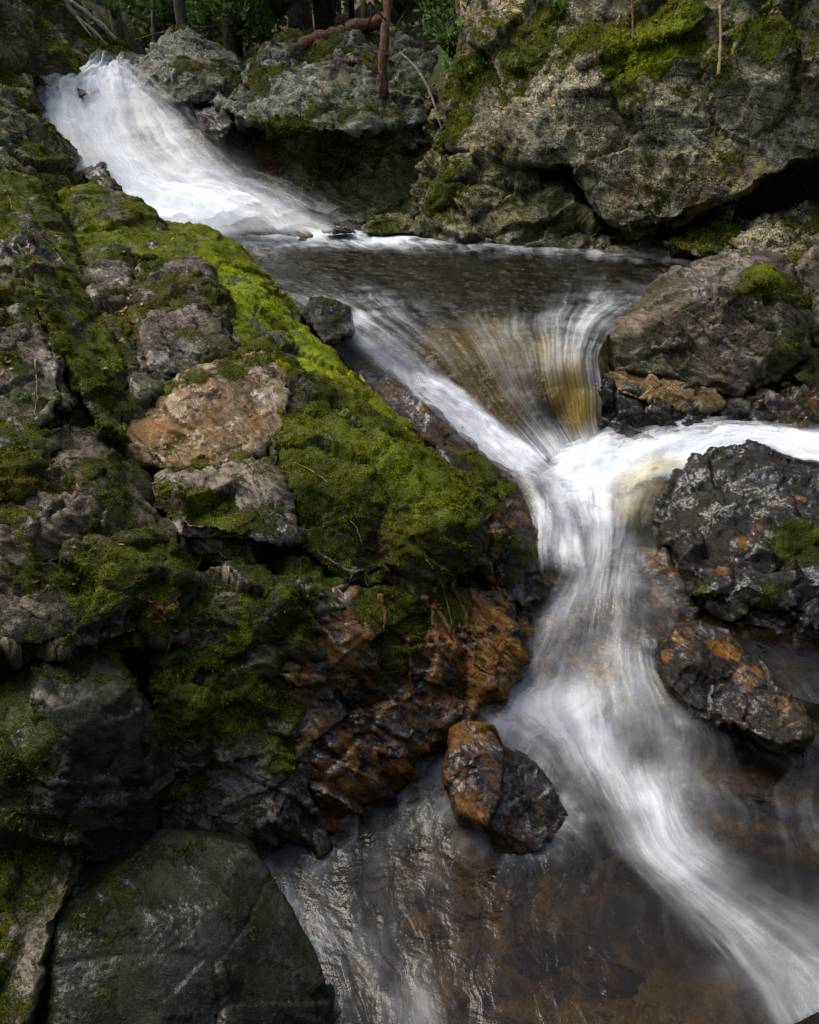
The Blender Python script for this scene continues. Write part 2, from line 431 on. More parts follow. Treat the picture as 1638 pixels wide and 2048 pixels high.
def moss_mat(name, k=1.0):
    mat = bpy.data.materials.new(name); t = NT(mat)
    r_ = t.attr('rnd'); c = t.mix(t.ramp(r_, .2, .95), (.016 * k, .026 * k, .003), (.18 * k, .205 * k, .007))
    c = t.mix(t.math('MULTIPLY', t.ramp(t.attr('bright'), .0, 1.0), t.ramp(r_, .0, .8, .4, 1)), c, (.55 * k, .58 * k, .010))
    c = t.mix(t.math('MULTIPLY', t.ramp(t.noise(t.n('ShaderNodeTexCoord').outputs['Object'], 2.2, 4), .48, .62), .45), c, (.13 * k, .095 * k, .014))
    c = t.mix(t.ramp(r_, .90, .93, 0, .9), c, (.24, .12, .04))
    df = t.n('ShaderNodeBsdfDiffuse'); t.l(c, df.inputs[0]); tl = t.n('ShaderNodeBsdfTranslucent'); t.l(c, tl.inputs[0])
    mx = t.n('ShaderNodeMixShader'); mx.inputs[0].default_value = .4; t.l(df.outputs[0], mx.inputs[1]); t.l(tl.outputs[0], mx.inputs[2]); t.out(mx.outputs[0])
    return mat
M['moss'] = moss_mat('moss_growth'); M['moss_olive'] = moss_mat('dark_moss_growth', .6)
def bvh_of(ob):
    if 'bvh' not in ob_info[ob.name]:
        co = get_co(ob.data) + ob_info[ob.name]['org']
        polys = [tuple(p.vertices) for p in ob.data.polygons]
        ob_info[ob.name]['bvh'] = BVHTree.FromPolygons([Vector(c) for c in co], polys)
    return ob_info[ob.name]['bvh']
def hit(px, py, obs=None):
    r = Vector(ray(px, py)).normalized(); best = None
    for ob in (obs or HITS):
        h = bvh_of(ob).ray_cast(Vector(CAM), r)
        if h[0] is not None and (best is None or h[3] < best[1]): best = (h[0], h[3], h[1], ob)
    return best
def brush(obs, attr, strokes):
    """strokes: (px, py, radius in metres, value); the stroke is a ball in the place where the ray meets the rock."""
    if not isinstance(obs, (list, tuple)): obs = [obs]
    cs = []
    for px, py, r, v in strokes:
        h = hit(px, py, obs)
        if h: cs.append((np.array(h[0]), r, v))
    for ob in obs:
        co = get_co(ob.data) + ob_info[ob.name]['org']
        n = len(co); a = np.empty(n, np.float32); ob.data.attributes[attr].data.foreach_get('value', a); a = a.astype(float)
        wob = 1 + .35 * fbm(co * 6, 3)
        for c, r, v in cs:
            w = 1 - sstep(.45, 1.15, np.linalg.norm(co - c, axis=1) / (r * wob))
            a = a * (1 - w) + v * w
        set_attr(ob.data, attr, a)

# ================================================================== THE ROCKS
# ---- left outcrop, from the crest down to the water
main_slope = rock('mossy_bedrock', [
    [(400, 458, 5.6), (470, 488, 5.3), (575, 600, 4.8), (655, 725, 4.25), (730, 800, 3.9), (600, 800, 3.55), (560, 760, 3.6), (470, 700, 3.95), (415, 590, 4.35), (400, 520, 4.8)],
    [(600, 680, 4.3), (655, 725, 4.2), (720, 790, 3.9), (830, 885, 3.5), (780, 900, 3.3), (640, 800, 3.5), (570, 770, 3.55)]],
    'outcrop', 'bright green mossy ridge of bedrock sloping down beside the pool', moss=.80, wet=.1, bright=.5, seed=1, voxel=.013)
tawny = rock('flat_rock', [
    [(238, 865, 3.08), (268, 810, 3.27), (330, 765, 3.46), (440, 737, 3.57), (525, 700, 3.72), (580, 755, 3.56), (568, 850, 3.26), (548, 893, 3.16), (480, 930, 2.99), (350, 938, 2.92), (265, 928, 2.93)]],
    'tawny', 'smooth tan slab of bare rock with a rainwater puddle', chip=(2.2, .03), fine=(8, .010), strata=(-.5, -.2, .6, 16, .010), lump=.02,
    moss=.30, pale=.10, rust=.45, wet=.25, seed=2, rough=.3, voxel=.010)
mossy_face = rock('mossy_bedrock', [
    [(578, 760, 3.6), (640, 745, 3.85), (830, 885, 3.5), (935, 965, 3.22), (1000, 1035, 3.02), (1000, 1110, 2.93), (870, 1180, 2.70), (700, 1172, 2.52), (600, 1100, 2.62), (520, 960, 2.85), (555, 880, 3.15), (760, 1000, 2.80), (850, 960, 3.05), (860, 1080, 2.72)]],
    'outcrop', 'broad rounded rock face carpeted in dark green moss, centre of the photo', moss=.90, rust=.15, wet=.15, seed=3, lump=.06, fine=(9, .016), voxel=.011)
ledge = rock('rock_ledge', [
    [(335, 965, 2.78), (430, 935, 2.95), (500, 915, 2.98), (560, 960, 2.85), (600, 1080, 2.62), (520, 1085, 2.52), (505, 1060, 2.55), (345, 1075, 2.53), (340, 1060, 2.55)],
    [(345, 1085, 2.55, .5), (505, 1080, 2.58, .5), (525, 1148, 2.52, .5), (360, 1130, 2.5, .5)]],
    'slab', 'pale edged ledge with a moss patch on top and a dark recess below', moss=.50, wet=.15, pale=.5, seed=4, fine=(10, .014), voxel=.010, lump=.02)
rusty = rock('wet_rock_slab', [
    [(700, 1172, 2.52), (870, 1180, 2.68), (1030, 1170, 2.88), (1052, 1260, 2.66), (1000, 1370, 2.44), (900, 1440, 2.32), (830, 1492, 2.23), (740, 1560, 2.12), (640, 1632, 2.02), (600, 1500, 2.14), (556, 1355, 2.27), (600, 1250, 2.40), (700, 1330, 2.32)]],
    'wetdark', 'wet orange brown rock face dropping from the moss to the stream', moss=.34, rust=.78, wet=.55, wetz=(-.85, -.55), seed=5, sink=.12, strata=(.9, -.2, .55, 11, .022), chip=(4, .06), lump=.045, voxel=.010)
dark_moss = rock('mossy_rock', [
    [(350, 1175, 2.32), (520, 1148, 2.48), (690, 1172, 2.52), (640, 1235, 2.42), (556, 1350, 2.27), (480, 1380, 2.16), (390, 1290, 2.22), (330, 1240, 2.2)],
    [(420, 1290, 2.2), (556, 1355, 2.25), (600, 1500, 2.12), (640, 1632, 2.0), (500, 1650, 1.92), (340, 1650, 1.82), (300, 1480, 1.93), (330, 1330, 2.08)]],
    'outcrop', 'shaded mossy rock hollow behind the pointed lower boulder', moss=.72, wet=.45, wetz=(-.98, -.75), seed=6, sink=.12, chip=(4, .07), lump=.06, fine=(10, .02), voxel=.011)
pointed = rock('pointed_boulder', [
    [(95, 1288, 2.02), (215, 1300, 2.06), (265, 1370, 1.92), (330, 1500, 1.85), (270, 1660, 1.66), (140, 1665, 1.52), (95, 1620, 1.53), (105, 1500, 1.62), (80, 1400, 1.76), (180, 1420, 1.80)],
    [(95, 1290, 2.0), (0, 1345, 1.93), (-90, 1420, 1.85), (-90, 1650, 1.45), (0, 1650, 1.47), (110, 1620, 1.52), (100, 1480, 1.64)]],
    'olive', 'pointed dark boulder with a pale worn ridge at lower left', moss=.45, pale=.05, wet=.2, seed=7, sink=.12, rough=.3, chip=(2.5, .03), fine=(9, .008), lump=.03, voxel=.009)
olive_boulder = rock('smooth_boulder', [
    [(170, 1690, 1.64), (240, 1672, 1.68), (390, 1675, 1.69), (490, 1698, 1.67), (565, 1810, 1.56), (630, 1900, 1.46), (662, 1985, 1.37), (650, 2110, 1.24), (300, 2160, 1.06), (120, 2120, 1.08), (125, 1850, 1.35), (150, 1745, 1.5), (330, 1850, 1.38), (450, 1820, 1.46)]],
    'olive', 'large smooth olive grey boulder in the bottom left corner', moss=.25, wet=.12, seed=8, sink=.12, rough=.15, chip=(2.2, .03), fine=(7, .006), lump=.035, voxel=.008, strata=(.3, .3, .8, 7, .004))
corner = rock('rock', [
    [(-100, 1690, 1.5), (60, 1665, 1.55), (130, 1680, 1.56), (150, 1740, 1.46), (95, 1850, 1.31), (60, 1950, 1.2), (30, 2100, 1.05), (-120, 2100, 1.05)]],
    'outcrop', 'grey and green rock at the left edge beside the smooth olive boulder', moss=.45, wet=.4, seed=9, voxel=.009, chip=(4, .05), fine=(12, .01))
mid_left = rock('mossy_rock', [
    [(-100, 1130, 2.12), (0, 1135, 2.14), (150, 1085, 2.26), (340, 1090, 2.42), (355, 1180, 2.27), (335, 1260, 2.12), (100, 1285, 1.97), (0, 1300, 1.9), (-100, 1290, 1.88)]],
    'outcrop', 'dark mossy step of rock above the pointed boulder, left edge', moss=.68, wet=.4, seed=10, chip=(4.5, .07), fine=(12, .018), voxel=.011)
knee = rock('knobbly_rock', [
    [(-100, 1010, 2.3), (30, 985, 2.4), (120, 905, 2.72), (215, 890, 2.9), (255, 990, 2.72), (335, 1065, 2.5), (300, 1125, 2.36), (150, 1130, 2.24), (0, 1150, 2.1), (-100, 1140, 2.1), (150, 965, 2.5), (150, 1020, 2.38)]],
    'slab', 'brown and purple grey rock hump with a pale crest at left', moss=.36, pale=.2, rust=.35, wet=.25, seed=11, fine=(10, .012), chip=(3.5, .05), voxel=.011)
ridge = rock('mossy_rock_fin', [
    [(10, 350, 5.2), (70, 365, 5.25), (125, 440, 4.85), (160, 530, 4.3), (205, 640, 3.85), (240, 770, 3.35), (258, 880, 2.95), (200, 860, 2.85), (150, 760, 3.1), (95, 640, 3.35), (60, 520, 3.85), (0, 440, 4.5), (-80, 380, 4.9)]],
    'outcrop', 'long slanting fin of mossy rock running down the left side', moss=.66, bright=.12, seed=12, fine=(8, .02), chip=(2.6, .06), strata=(.75, -.45, .35, 9, .03), voxel=.014, thick=.9)
rim = rock('mossy_rock', [
    [(95, 400, 5.7), (175, 385, 5.85), (280, 403, 5.95), (328, 455, 5.7), (315, 500, 5.3), (150, 490, 5.2)]],
    'outcrop', 'moss topped rock rim in front of the waterfall', moss=.65, bright=.25, seed=13, voxel=.016, thick=1.0)
hump = rock('mossy_rock', [
    [(125, 478, 5.2), (270, 466, 5.55), (400, 453, 5.65), (440, 475, 5.4), (430, 560, 4.7), (420, 600, 4.35), (300, 530, 4.75), (200, 520, 4.8), (135, 515, 4.8)]],
    'outcrop', 'yellow green moss cushion on the crest of the outcrop', moss=.82, bright=.35, seed=14, voxel=.014, thick=1.0)
gravel_step = rock('rock_ledge', [
    [(150, 520, 4.75), (300, 530, 4.7), (430, 590, 4.3), (330, 640, 3.95), (230, 690, 3.65), (200, 640, 3.8)]],
    'slab', 'stepped hollow of loose grey stone between mossy ridges', moss=.50, pale=.2, rust=.25, seed=15, wet=.15, chip=(4.5, .05), fine=(14, .015), voxel=.013, thick=.8)
blk_a = rock('stone_block', [
    [(158, 535, 4.45), (190, 520, 4.55), (240, 520, 4.6), (262, 545, 4.45), (258, 600, 4.2), (175, 600, 4.15)]],
    'slab', 'small block with a grey flat top, uppermost of the three left blocks', moss=.35, seed=16, thick=.35, voxel=.012, chip=(4, .04), strata=(0, 0, 1, 9, .006))
blk_b = rock('stone_block', [
    [(300, 560, 4.5), (345, 540, 4.6), (405, 530, 4.65), (425, 560, 4.5), (420, 600, 4.3), (330, 600, 4.2)]],
    'slab', 'flat grey capped block just below the moss cushion', moss=.35, seed=17, thick=.35, voxel=.012, chip=(4, .04), strata=(0, 0, 1, 9, .006))
blk_c = rock('stone_block', [
    [(318, 612, 4.12), (345, 590, 4.25), (410, 583, 4.28), (440, 640, 4.02), (462, 722, 3.68), (400, 748, 3.55), (305, 745, 3.52), (290, 670, 3.72), (410, 630, 4.0)]],
    'slab', 'dark fronted block with a pale grey top corner', moss=.42, seed=18, thick=.5, voxel=.011, chip=(3, .04), wet=.1, strata=(0, 0, 1, 9, .006))
blk_d = rock('stone_block', [
    [(185, 712, 3.55), (225, 675, 3.75), (285, 668, 3.82), (310, 700, 3.7), (330, 770, 3.45), (290, 810, 3.28), (230, 810, 3.22), (195, 750, 3.4)]],
    'slab', 'rounded grey block above the little green plant', moss=.32, seed=19, thick=.45, voxel=.011, chip=(4, .05), wet=.1)
edge_a = rock('broken_rock', [
    [(-100, 620, 3.3), (40, 600, 3.5), (70, 650, 3.35), (115, 720, 3.12), (120, 800, 2.92), (70, 870, 2.72), (-100, 880, 2.6)]],
    'slab', 'broken grey rock with red leaves at the left edge', moss=.5, pale=.2, seed=20, thick=.5, voxel=.012, chip=(4, .05))
edge_b = rock('mossy_rock', [
    [(-100, 860, 2.7), (60, 860, 2.76), (110, 900, 2.7), (60, 985, 2.42), (0, 1010, 2.32), (-100, 1010, 2.3)]],
    'outcrop', 'small dark mossy rock at the left edge above the brown hump', moss=.75, seed=21, thick=.5, voxel=.012, chip=(5, .05))
edge_c = rock('lichened_rock', [
    [(-100, 470, 4.2), (20, 500, 4.1), (55, 560, 3.75), (60, 620, 3.5), (0, 640, 3.4), (-100, 640, 3.4)]],
    'slab', 'grey rock patched with lichen at the left edge beside the fin', moss=.42, pale=.4, seed=22, thick=.6, voxel=.014, chip=(5, .06))

# ---- the bedrock all these blocks are bedded in
fill = []
for sd, k_s, dd in [(2, 1.15, .12), (4, 1.08, .10), (11, 1.12, 0.07), (12, 1.0, 0.06), (15, 1.15, 0.07), (16, 1.3, 0.07), (17, 1.25, 0.07), (18, 1.15, 0.06), (19, 1.4, 0.06), (20, 1.15, 0.06), (21, 1.2, 0.06), (22, 1.15, 0.07), (10, 1.08, 0.06), (6, 1.06, 0.03), (3, 1.0, 0.07), (7, 1.02, 0.06)]:
    for h in HULLS[sd]:
        a_ = np.array([q[:3] for q in h], float); c_ = a_.mean(0)
        e_ = c_ + (a_ - c_) * np.array([k_s, k_s, k_s]); e_[:, 2] += dd
        if k_s > 1: fill.append([tuple(q) for q in e_])
rock('mossy_bedrock', fill, 'outcrop', 'dark mossy bedrock showing in the gaps between the left bank blocks', moss=.62, wet=.2, seed=90, voxel=.015, thick=.5, chip=(4, .06), fine=(10, .02), lump=.05)

# ---- rocks the water runs over
small_lip = rock('wet_rock', [
    [(605, 625, 4.85), (640, 600, 4.98), (690, 625, 4.9), (702, 665, 4.7), (650, 690, 4.5)]],
    'wetdark', 'small dark wet rock where the pool spills over', moss=.3, wet=.6, seed=23, thick=.4, voxel=.012)
spill_bed = rock('spill_ledge', [
    [(650, 690, 4.85), (720, 660, 5.12), (800, 780, 4.80), (900, 830, 4.60), (1010, 930, 4.20), (1085, 985, 3.97), (1010, 975, 3.80), (930, 920, 3.88), (820, 850, 4.13), (700, 780, 4.42)]],
    'wetdark', 'wet ledge of brown rock under the thin side spill', moss=.0, rust=.6, wet=.8, seed=24, sink=.12, rough=.25, thick=.5, voxel=.012, chip=(3, .03), fine=(9, .008), lump=.02)
veil_rock = rock('wet_rock', [
    [(880, 900, 3.68), (950, 900, 3.78), (1060, 960, 3.63), (1115, 1020, 3.47), (1142, 1095, 3.23), (1125, 1180, 2.98), (1050, 1210, 2.86), (1000, 1160, 2.94), (985, 1060, 3.13), (930, 960, 3.42)]],
    'wetdark', 'dark mossy wet rock with a thin veil of water on its right shoulder', moss=.38, wet=.65, rust=.35, seed=25, sink=.12, rough=.3, thick=.5, voxel=.010, chip=(3, .03), fine=(10, .008), lump=.03)
chute_bed = rock('chute_bed_rock', [
    [(760, 660, 5.1), (860, 650, 5.25), (1000, 660, 5.25), (1150, 670, 5.1), (1215, 710, 5.0), (1210, 800, 4.72), (1200, 880, 4.52), (1090, 920, 4.4), (980, 890, 4.42), (880, 800, 4.62), (800, 720, 4.85)]],
    'bed', 'orange brown bedrock seen through the clear water of the chute', moss=.0, rust=.8, wet=.3, seed=26, sink=.12, thick=.8, voxel=.014, chip=(4, .06))
mid_bed = rock('submerged_rock', [
    [(1250, 1160, 3.15), (1300, 1105, 3.27), (1370, 1110, 3.22), (1400, 1180, 3.0), (1390, 1300, 2.76), (1290, 1310, 2.76)]],
    'wetdark', 'dark blue brown rock half drowned in the middle of the cascade', wet=.7, rust=.5, seed=27, thick=.4, voxel=.012)
amber = rock('wet_stone', [
    [(905, 1462, 2.2), (930, 1447, 2.24), (985, 1455, 2.24), (1008, 1500, 2.12), (1003, 1590, 1.99), (972, 1648, 1.9), (915, 1620, 1.94), (890, 1540, 2.06), (940, 1510, 2.08)]],
    'wetdark', 'upright shiny amber brown stone standing in the stream', rust=.72, wet=1.0, moss=.02, seed=28, sink=.05, rough=.2, amp=.45, thick=.3, voxel=.006, chip=(6, .03), fine=(16, .008), lump=.02, strata=(1, 0, .3, 12, .005))
amber_tail = rock('wet_rock', [
    [(1000, 1485, 2.26), (1050, 1515, 2.235), (1110, 1585, 2.13), (1165, 1680, 2.0), (1180, 1740, 1.915), (1090, 1745, 1.90), (985, 1700, 1.925), (968, 1650, 1.96), (1000, 1560, 2.10)]],
    'wetdark', 'long dark wet rock trailing down from the amber stone', rust=.25, wet=.95, seed=29, sink=.03, rough=.4, amp=.6, thick=.3, voxel=.008, chip=(6, .04), fine=(18, .012))
right_big = rock('wet_boulder', [
    [(1312, 1040, 3.45), (1340, 985, 3.62), (1385, 930, 3.8), (1430, 902, 3.88), (1500, 893, 3.9), (1590, 915, 3.86), (1750, 980, 3.7), (1780, 1300, 2.65), (1638, 1300, 2.72), (1490, 1255, 2.8), (1405, 1200, 2.9), (1375, 1120, 3.08), (1480, 1000, 3.4), (1620, 1080, 3.08), (1500, 1170, 2.88)]],
    'wetdark', 'big black wet boulder at the right edge below the white water', moss=.2, wet=.9, rust=.0, seed=30, sink=.05, rough=.35, amp=.8, chip=(5, .07), fine=(13, .022), lump=.05, voxel=.011, thick=.7)
orange_r = rock('wet_stone', [
    [(1320, 1300, 2.63), (1345, 1258, 2.72), (1400, 1246, 2.76), (1465, 1272, 2.70), (1530, 1330, 2.55), (1440, 1430, 2.32), (1380, 1410, 2.34), (1335, 1360, 2.45), (1400, 1310, 2.56)],
    [(1460, 1300, 2.6), (1530, 1330, 2.55), (1600, 1415, 2.36), (1622, 1470, 2.24), (1560, 1488, 2.2), (1440, 1435, 2.30)]],
    'wetdark', 'orange rimmed wet stone in the cascade below the black boulder', rust=.25, wet=.9, seed=31, sink=.04, rough=.3, amp=.6, thick=.28, voxel=.007, chip=(6, .05), fine=(14, .018), lump=.04)

# ---- right hand boulders
leaning = rock('leaning_boulder', [
    [(1192, 705, 4.95), (1215, 660, 5.05), (1300, 582, 5.3), (1400, 530, 5.45), (1490, 503, 5.5), (1560, 515, 5.4), (1590, 560, 5.2), (1625, 640, 4.98), (1610, 710, 4.8), (1545, 765, 4.62), (1475, 800, 4.5), (1430, 780, 4.52), (1300, 745, 4.62), (1225, 738, 4.7), (1245, 670, 4.82), (1390, 595, 4.92), (1530, 560, 4.92), (1545, 700, 4.62)]],
    'slab', 'large leaning boulder with a pale grey top at the right of the pool', moss=.30, wet=.12, wetz=(-.3, -.12), seed=32, rough=.35, thick=.7, chip=(2.6, .05), fine=(9, .014), voxel=.013, lump=.03)
under_slab = rock('flat_rock', [
    [(1190, 745, 4.66), (1240, 742, 4.68), (1430, 785, 4.55), (1455, 812, 4.42), (1400, 830, 4.38), (1250, 790, 4.48)]],
    'bed', 'thin brown shelf of rock wedged under the leaning boulder', wet=.3, rust=.2, seed=33, thick=.5, voxel=.012, chip=(4, .03))
under_dark = rock('wet_rock', [
    [(1185, 760, 4.60), (1260, 780, 4.52), (1400, 825, 4.40), (1470, 830, 4.38), (1560, 800, 4.5), (1500, 900, 4.22), (1380, 900, 4.2), (1250, 890, 4.3), (1195, 870, 4.38)]],
    'wetdark', 'black wet rock between the brown shelf and the white water', wet=.75, moss=.1, seed=34, sink=.12, thick=.5, voxel=.012, chip=(6, .06))
right_low = rock('wet_rock', [
    [(1480, 850, 4.35), (1500, 800, 4.5), (1580, 782, 4.55), (1780, 790, 4.5), (1780, 880, 4.2), (1500, 870, 4.28)]],
    'wetdark', 'reddish wet rock at the right edge behind the white water', wet=.7, rust=.45, moss=.25, seed=35, thick=.6, voxel=.012, chip=(6, .06))
right_back = rock('mossy_rock', [
    [(1590, 540, 5.6), (1638, 480, 6.0), (1780, 460, 6.1), (1780, 700, 5.2), (1625, 690, 5.2)]],
    'outcrop', 'dark rock at the right edge behind the leaning boulder', wet=.3, moss=.35, seed=36, thick=1.2, voxel=.02)

# ---- the cliff on the far right bank
cliff = rock('rock_cliff', [
    [(895, 210, 9.3), (930, 60, 9.8), (960, -200, 10.2), (1100, -420, 10.3), (1300, -440, 9.6), (1750, -420, 8.8), (1950, -200, 7.6), (1950, 320, 6.8), (1750, 285, 7.0), (1560, 325, 7.15), (1300, 330, 7.5), (1165, 345, 7.8), (1060, 322, 8.1), (990, 295, 8.4), (885, 290, 9.1), (1350, 130, 7.65), (1150, 190, 8.05), (1620, 120, 7.2), (1350, -50, 8.2)],
    [(1165, 340, 7.8), (1185, 400, 7.7), (1205, 445, 7.55), (1255, 475, 7.35), (1400, 410, 7.25), (1500, 380, 7.15), (1600, 320, 7.1), (1350, 300, 7.4)],
    [(1120, 90, 8.5), (1230, 100, 7.95), (1380, 60, 7.65), (1420, 30, 7.7), (1400, -20, 8.1), (1200, -10, 8.5), (1160, 130, 8.1)]],
    'cliff', 'tall overhanging cliff of lichen spotted rock on the right bank', moss=.50, bright=.1, rust=.25, seed=40, fol=(.35, -.25, 1), rough=.36, thick=2.2, voxel=.026, chip=(1.3, .16), fine=(4.5, .045), lump=.03, strata=(.3, -.3, 1, 2.4, .03), amp=1.0)
cliff_foot = rock('cliff_foot_rock', [
    [(848, 335, 9.0), (838, 400, 8.7), (834, 470, 8.4), (900, 488, 8.15), (1000, 492, 8.0), (1120, 505, 7.75), (1215, 505, 7.6), (1205, 460, 7.75), (1130, 395, 8.0), (1060, 330, 8.25), (980, 300, 8.5), (880, 310, 8.9)],
    [(870, 230, 9.6), (980, 230, 9.2), (990, 310, 8.7), (870, 330, 9.1)]],
    'cliffdark', 'olive brown rock buttress at the foot of the cliff by the pool', moss=.5, wet=.1, wetz=(.03, .2), seed=41, rough=.5, fol=(.1, -.3, 1), thick=1.8, voxel=.026, chip=(2, .13), fine=(5, .05), lump=.10, strata=(.1, -.3, 1, 4, .05))
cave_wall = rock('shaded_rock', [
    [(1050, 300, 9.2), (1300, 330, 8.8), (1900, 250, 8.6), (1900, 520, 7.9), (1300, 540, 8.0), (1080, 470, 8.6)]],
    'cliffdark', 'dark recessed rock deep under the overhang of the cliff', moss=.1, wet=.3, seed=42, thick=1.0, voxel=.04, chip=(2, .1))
for k, (pts, lab, mo_) in enumerate([
    ([(1335, 492, 7.3), (1372, 458, 7.45), (1450, 425, 7.5), (1490, 440, 7.35), (1482, 500, 7.05), (1400, 512, 7.05)], 'low mossy boulder under the cliff overhang, nearest the water', .55),
    ([(1472, 492, 6.95), (1520, 440, 7.2), (1600, 415, 7.3), (1800, 405, 7.2), (1800, 580, 6.2), (1620, 575, 6.2), (1560, 520, 6.6)], 'pinkish grey and green boulder under the overhang at right edge', .5),
    ([(1180, 490, 7.8), (1230, 470, 7.9), (1330, 480, 7.7), (1345, 515, 7.35), (1200, 510, 7.6)], 'dark little rock in the gap at the foot of the cliff', .2)]):
    rock('mossy_boulder', [pts], 'cliff', lab, moss=mo_, rust=.2, wet=.15, seed=43 + k, thick=.9, voxel=.02, chip=(2.5, .07), fine=(8, .02))

# ---- behind the pool
plateau = rock('rock_outcrop', [
    [(560, 85, 12.2), (620, 78, 12.6), (770, 62, 12.6), (865, 95, 12.1), (870, 190, 10.8), (850, 245, 9.9), (700, 262, 9.3), (560, 258, 9.4), (480, 240, 9.8), (440, 212, 10.4), (500, 150, 11.3), (640, 170, 10.4)],
    [(440, 212, 10.4, 1.5), (560, 250, 9.6, 1.5), (840, 240, 9.9, 1.5), (845, 300, 9.9, 1.2), (640, 300, 9.9, 1.2)]],
    'grey', 'grey green layered outcrop with a fallen log on top, right of the waterfall', moss=.45, seed=50, rough=.5, fol=(-.40, -.25, 1), thick=2.0, voxel=.032, chip=(1.4, .16), fine=(4.5, .06), lump=.12, strata=(-.35, -.25, 1, 3.2, .09))
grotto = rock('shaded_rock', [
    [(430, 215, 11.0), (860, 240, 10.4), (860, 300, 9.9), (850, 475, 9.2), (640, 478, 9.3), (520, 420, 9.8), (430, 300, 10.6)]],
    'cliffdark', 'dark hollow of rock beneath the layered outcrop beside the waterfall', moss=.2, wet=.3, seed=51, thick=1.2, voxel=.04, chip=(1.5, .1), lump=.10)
wedge = rock('grey_boulder', [
    [(352, 62, 12.3), (372, 60, 12.4), (472, 112, 12.0), (492, 152, 11.6), (480, 185, 11.2), (445, 208, 10.9), (340, 208, 10.7), (283, 178, 11.1), (276, 150, 11.5), (305, 100, 12.0), (345, 150, 11.1), (450, 165, 11.0)]],
    'grey', 'big wedge shaped grey boulder at the top of the waterfall', moss=.30, wetz=(1.15, 1.3), seed=52, rough=.5, thick=1.0, voxel=.024, chip=(2, .07), fine=(6, .02), lump=.05)
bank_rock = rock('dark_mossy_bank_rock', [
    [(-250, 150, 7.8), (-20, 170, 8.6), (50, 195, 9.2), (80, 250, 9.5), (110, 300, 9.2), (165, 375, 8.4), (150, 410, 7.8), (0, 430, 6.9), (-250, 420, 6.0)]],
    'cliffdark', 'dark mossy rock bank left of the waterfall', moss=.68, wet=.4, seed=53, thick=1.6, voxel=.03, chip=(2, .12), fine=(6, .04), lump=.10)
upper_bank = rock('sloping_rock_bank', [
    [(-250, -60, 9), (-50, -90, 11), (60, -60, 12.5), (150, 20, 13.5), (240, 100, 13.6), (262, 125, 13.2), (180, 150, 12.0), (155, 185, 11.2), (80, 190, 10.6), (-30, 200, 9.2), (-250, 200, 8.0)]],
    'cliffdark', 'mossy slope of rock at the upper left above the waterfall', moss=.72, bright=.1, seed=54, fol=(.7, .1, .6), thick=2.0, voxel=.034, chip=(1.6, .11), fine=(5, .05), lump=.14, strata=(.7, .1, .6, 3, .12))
for k, (pts, lab) in enumerate([
    ([(152, 172, 11.0), (185, 165, 11.2), (200, 182, 10.8), (160, 194, 10.5)], 'small black wet rock at the upper left lip of the waterfall'),
    ([(200, 140, 12.4), (262, 108, 13.0), (300, 115, 12.8), (290, 150, 11.8), (255, 152, 11.7)], 'dark stone between the upper stream and the wedge boulder'),
    ([(165, 345, 8.8), (205, 328, 8.9), (240, 385, 8.4), (185, 385, 8.4)], 'dark rock poking out of the left side of the waterfall'),
    ([(385, 225, 10.3), (450, 215, 10.4), (470, 245, 10.0), (440, 290, 9.8), (400, 250, 10.1)], 'wet stone between the waterfall and the layered outcrop')]):
    rock('wet_rock', [pts], 'wetdark', lab, moss=.1, wet=.6, seed=60 + k, thick=.6, voxel=.02, chip=(4, .05))
for k, (pts, lab, mt, mo_) in enumerate([
    ([(722, 455, 8.6), (735, 436, 8.75), (800, 428, 8.9), (835, 445, 8.7), (835, 468, 8.4), (730, 466, 8.4)], 'low green mossy stone at the far edge of the pool', 'cliffdark', .7),
    ([(645, 460, 8.3), (665, 452, 8.4), (700, 456, 8.35), (710, 463, 8.25), (650, 464, 8.2)], 'small black stone in the foam at the foot of the fall', 'wetdark', 0),
    ([(712, 436, 8.8), (724, 432, 8.85), (736, 445, 8.7), (715, 448, 8.65)], 'tiny black stone beside the green mossy stone', 'wetdark', 0)]):
    rock('pool_stone', [pts], mt, lab, moss=mo_, wet=.4, seed=70 + k, thick=.25, voxel=.014, chip=(5, .03), lump=.02)

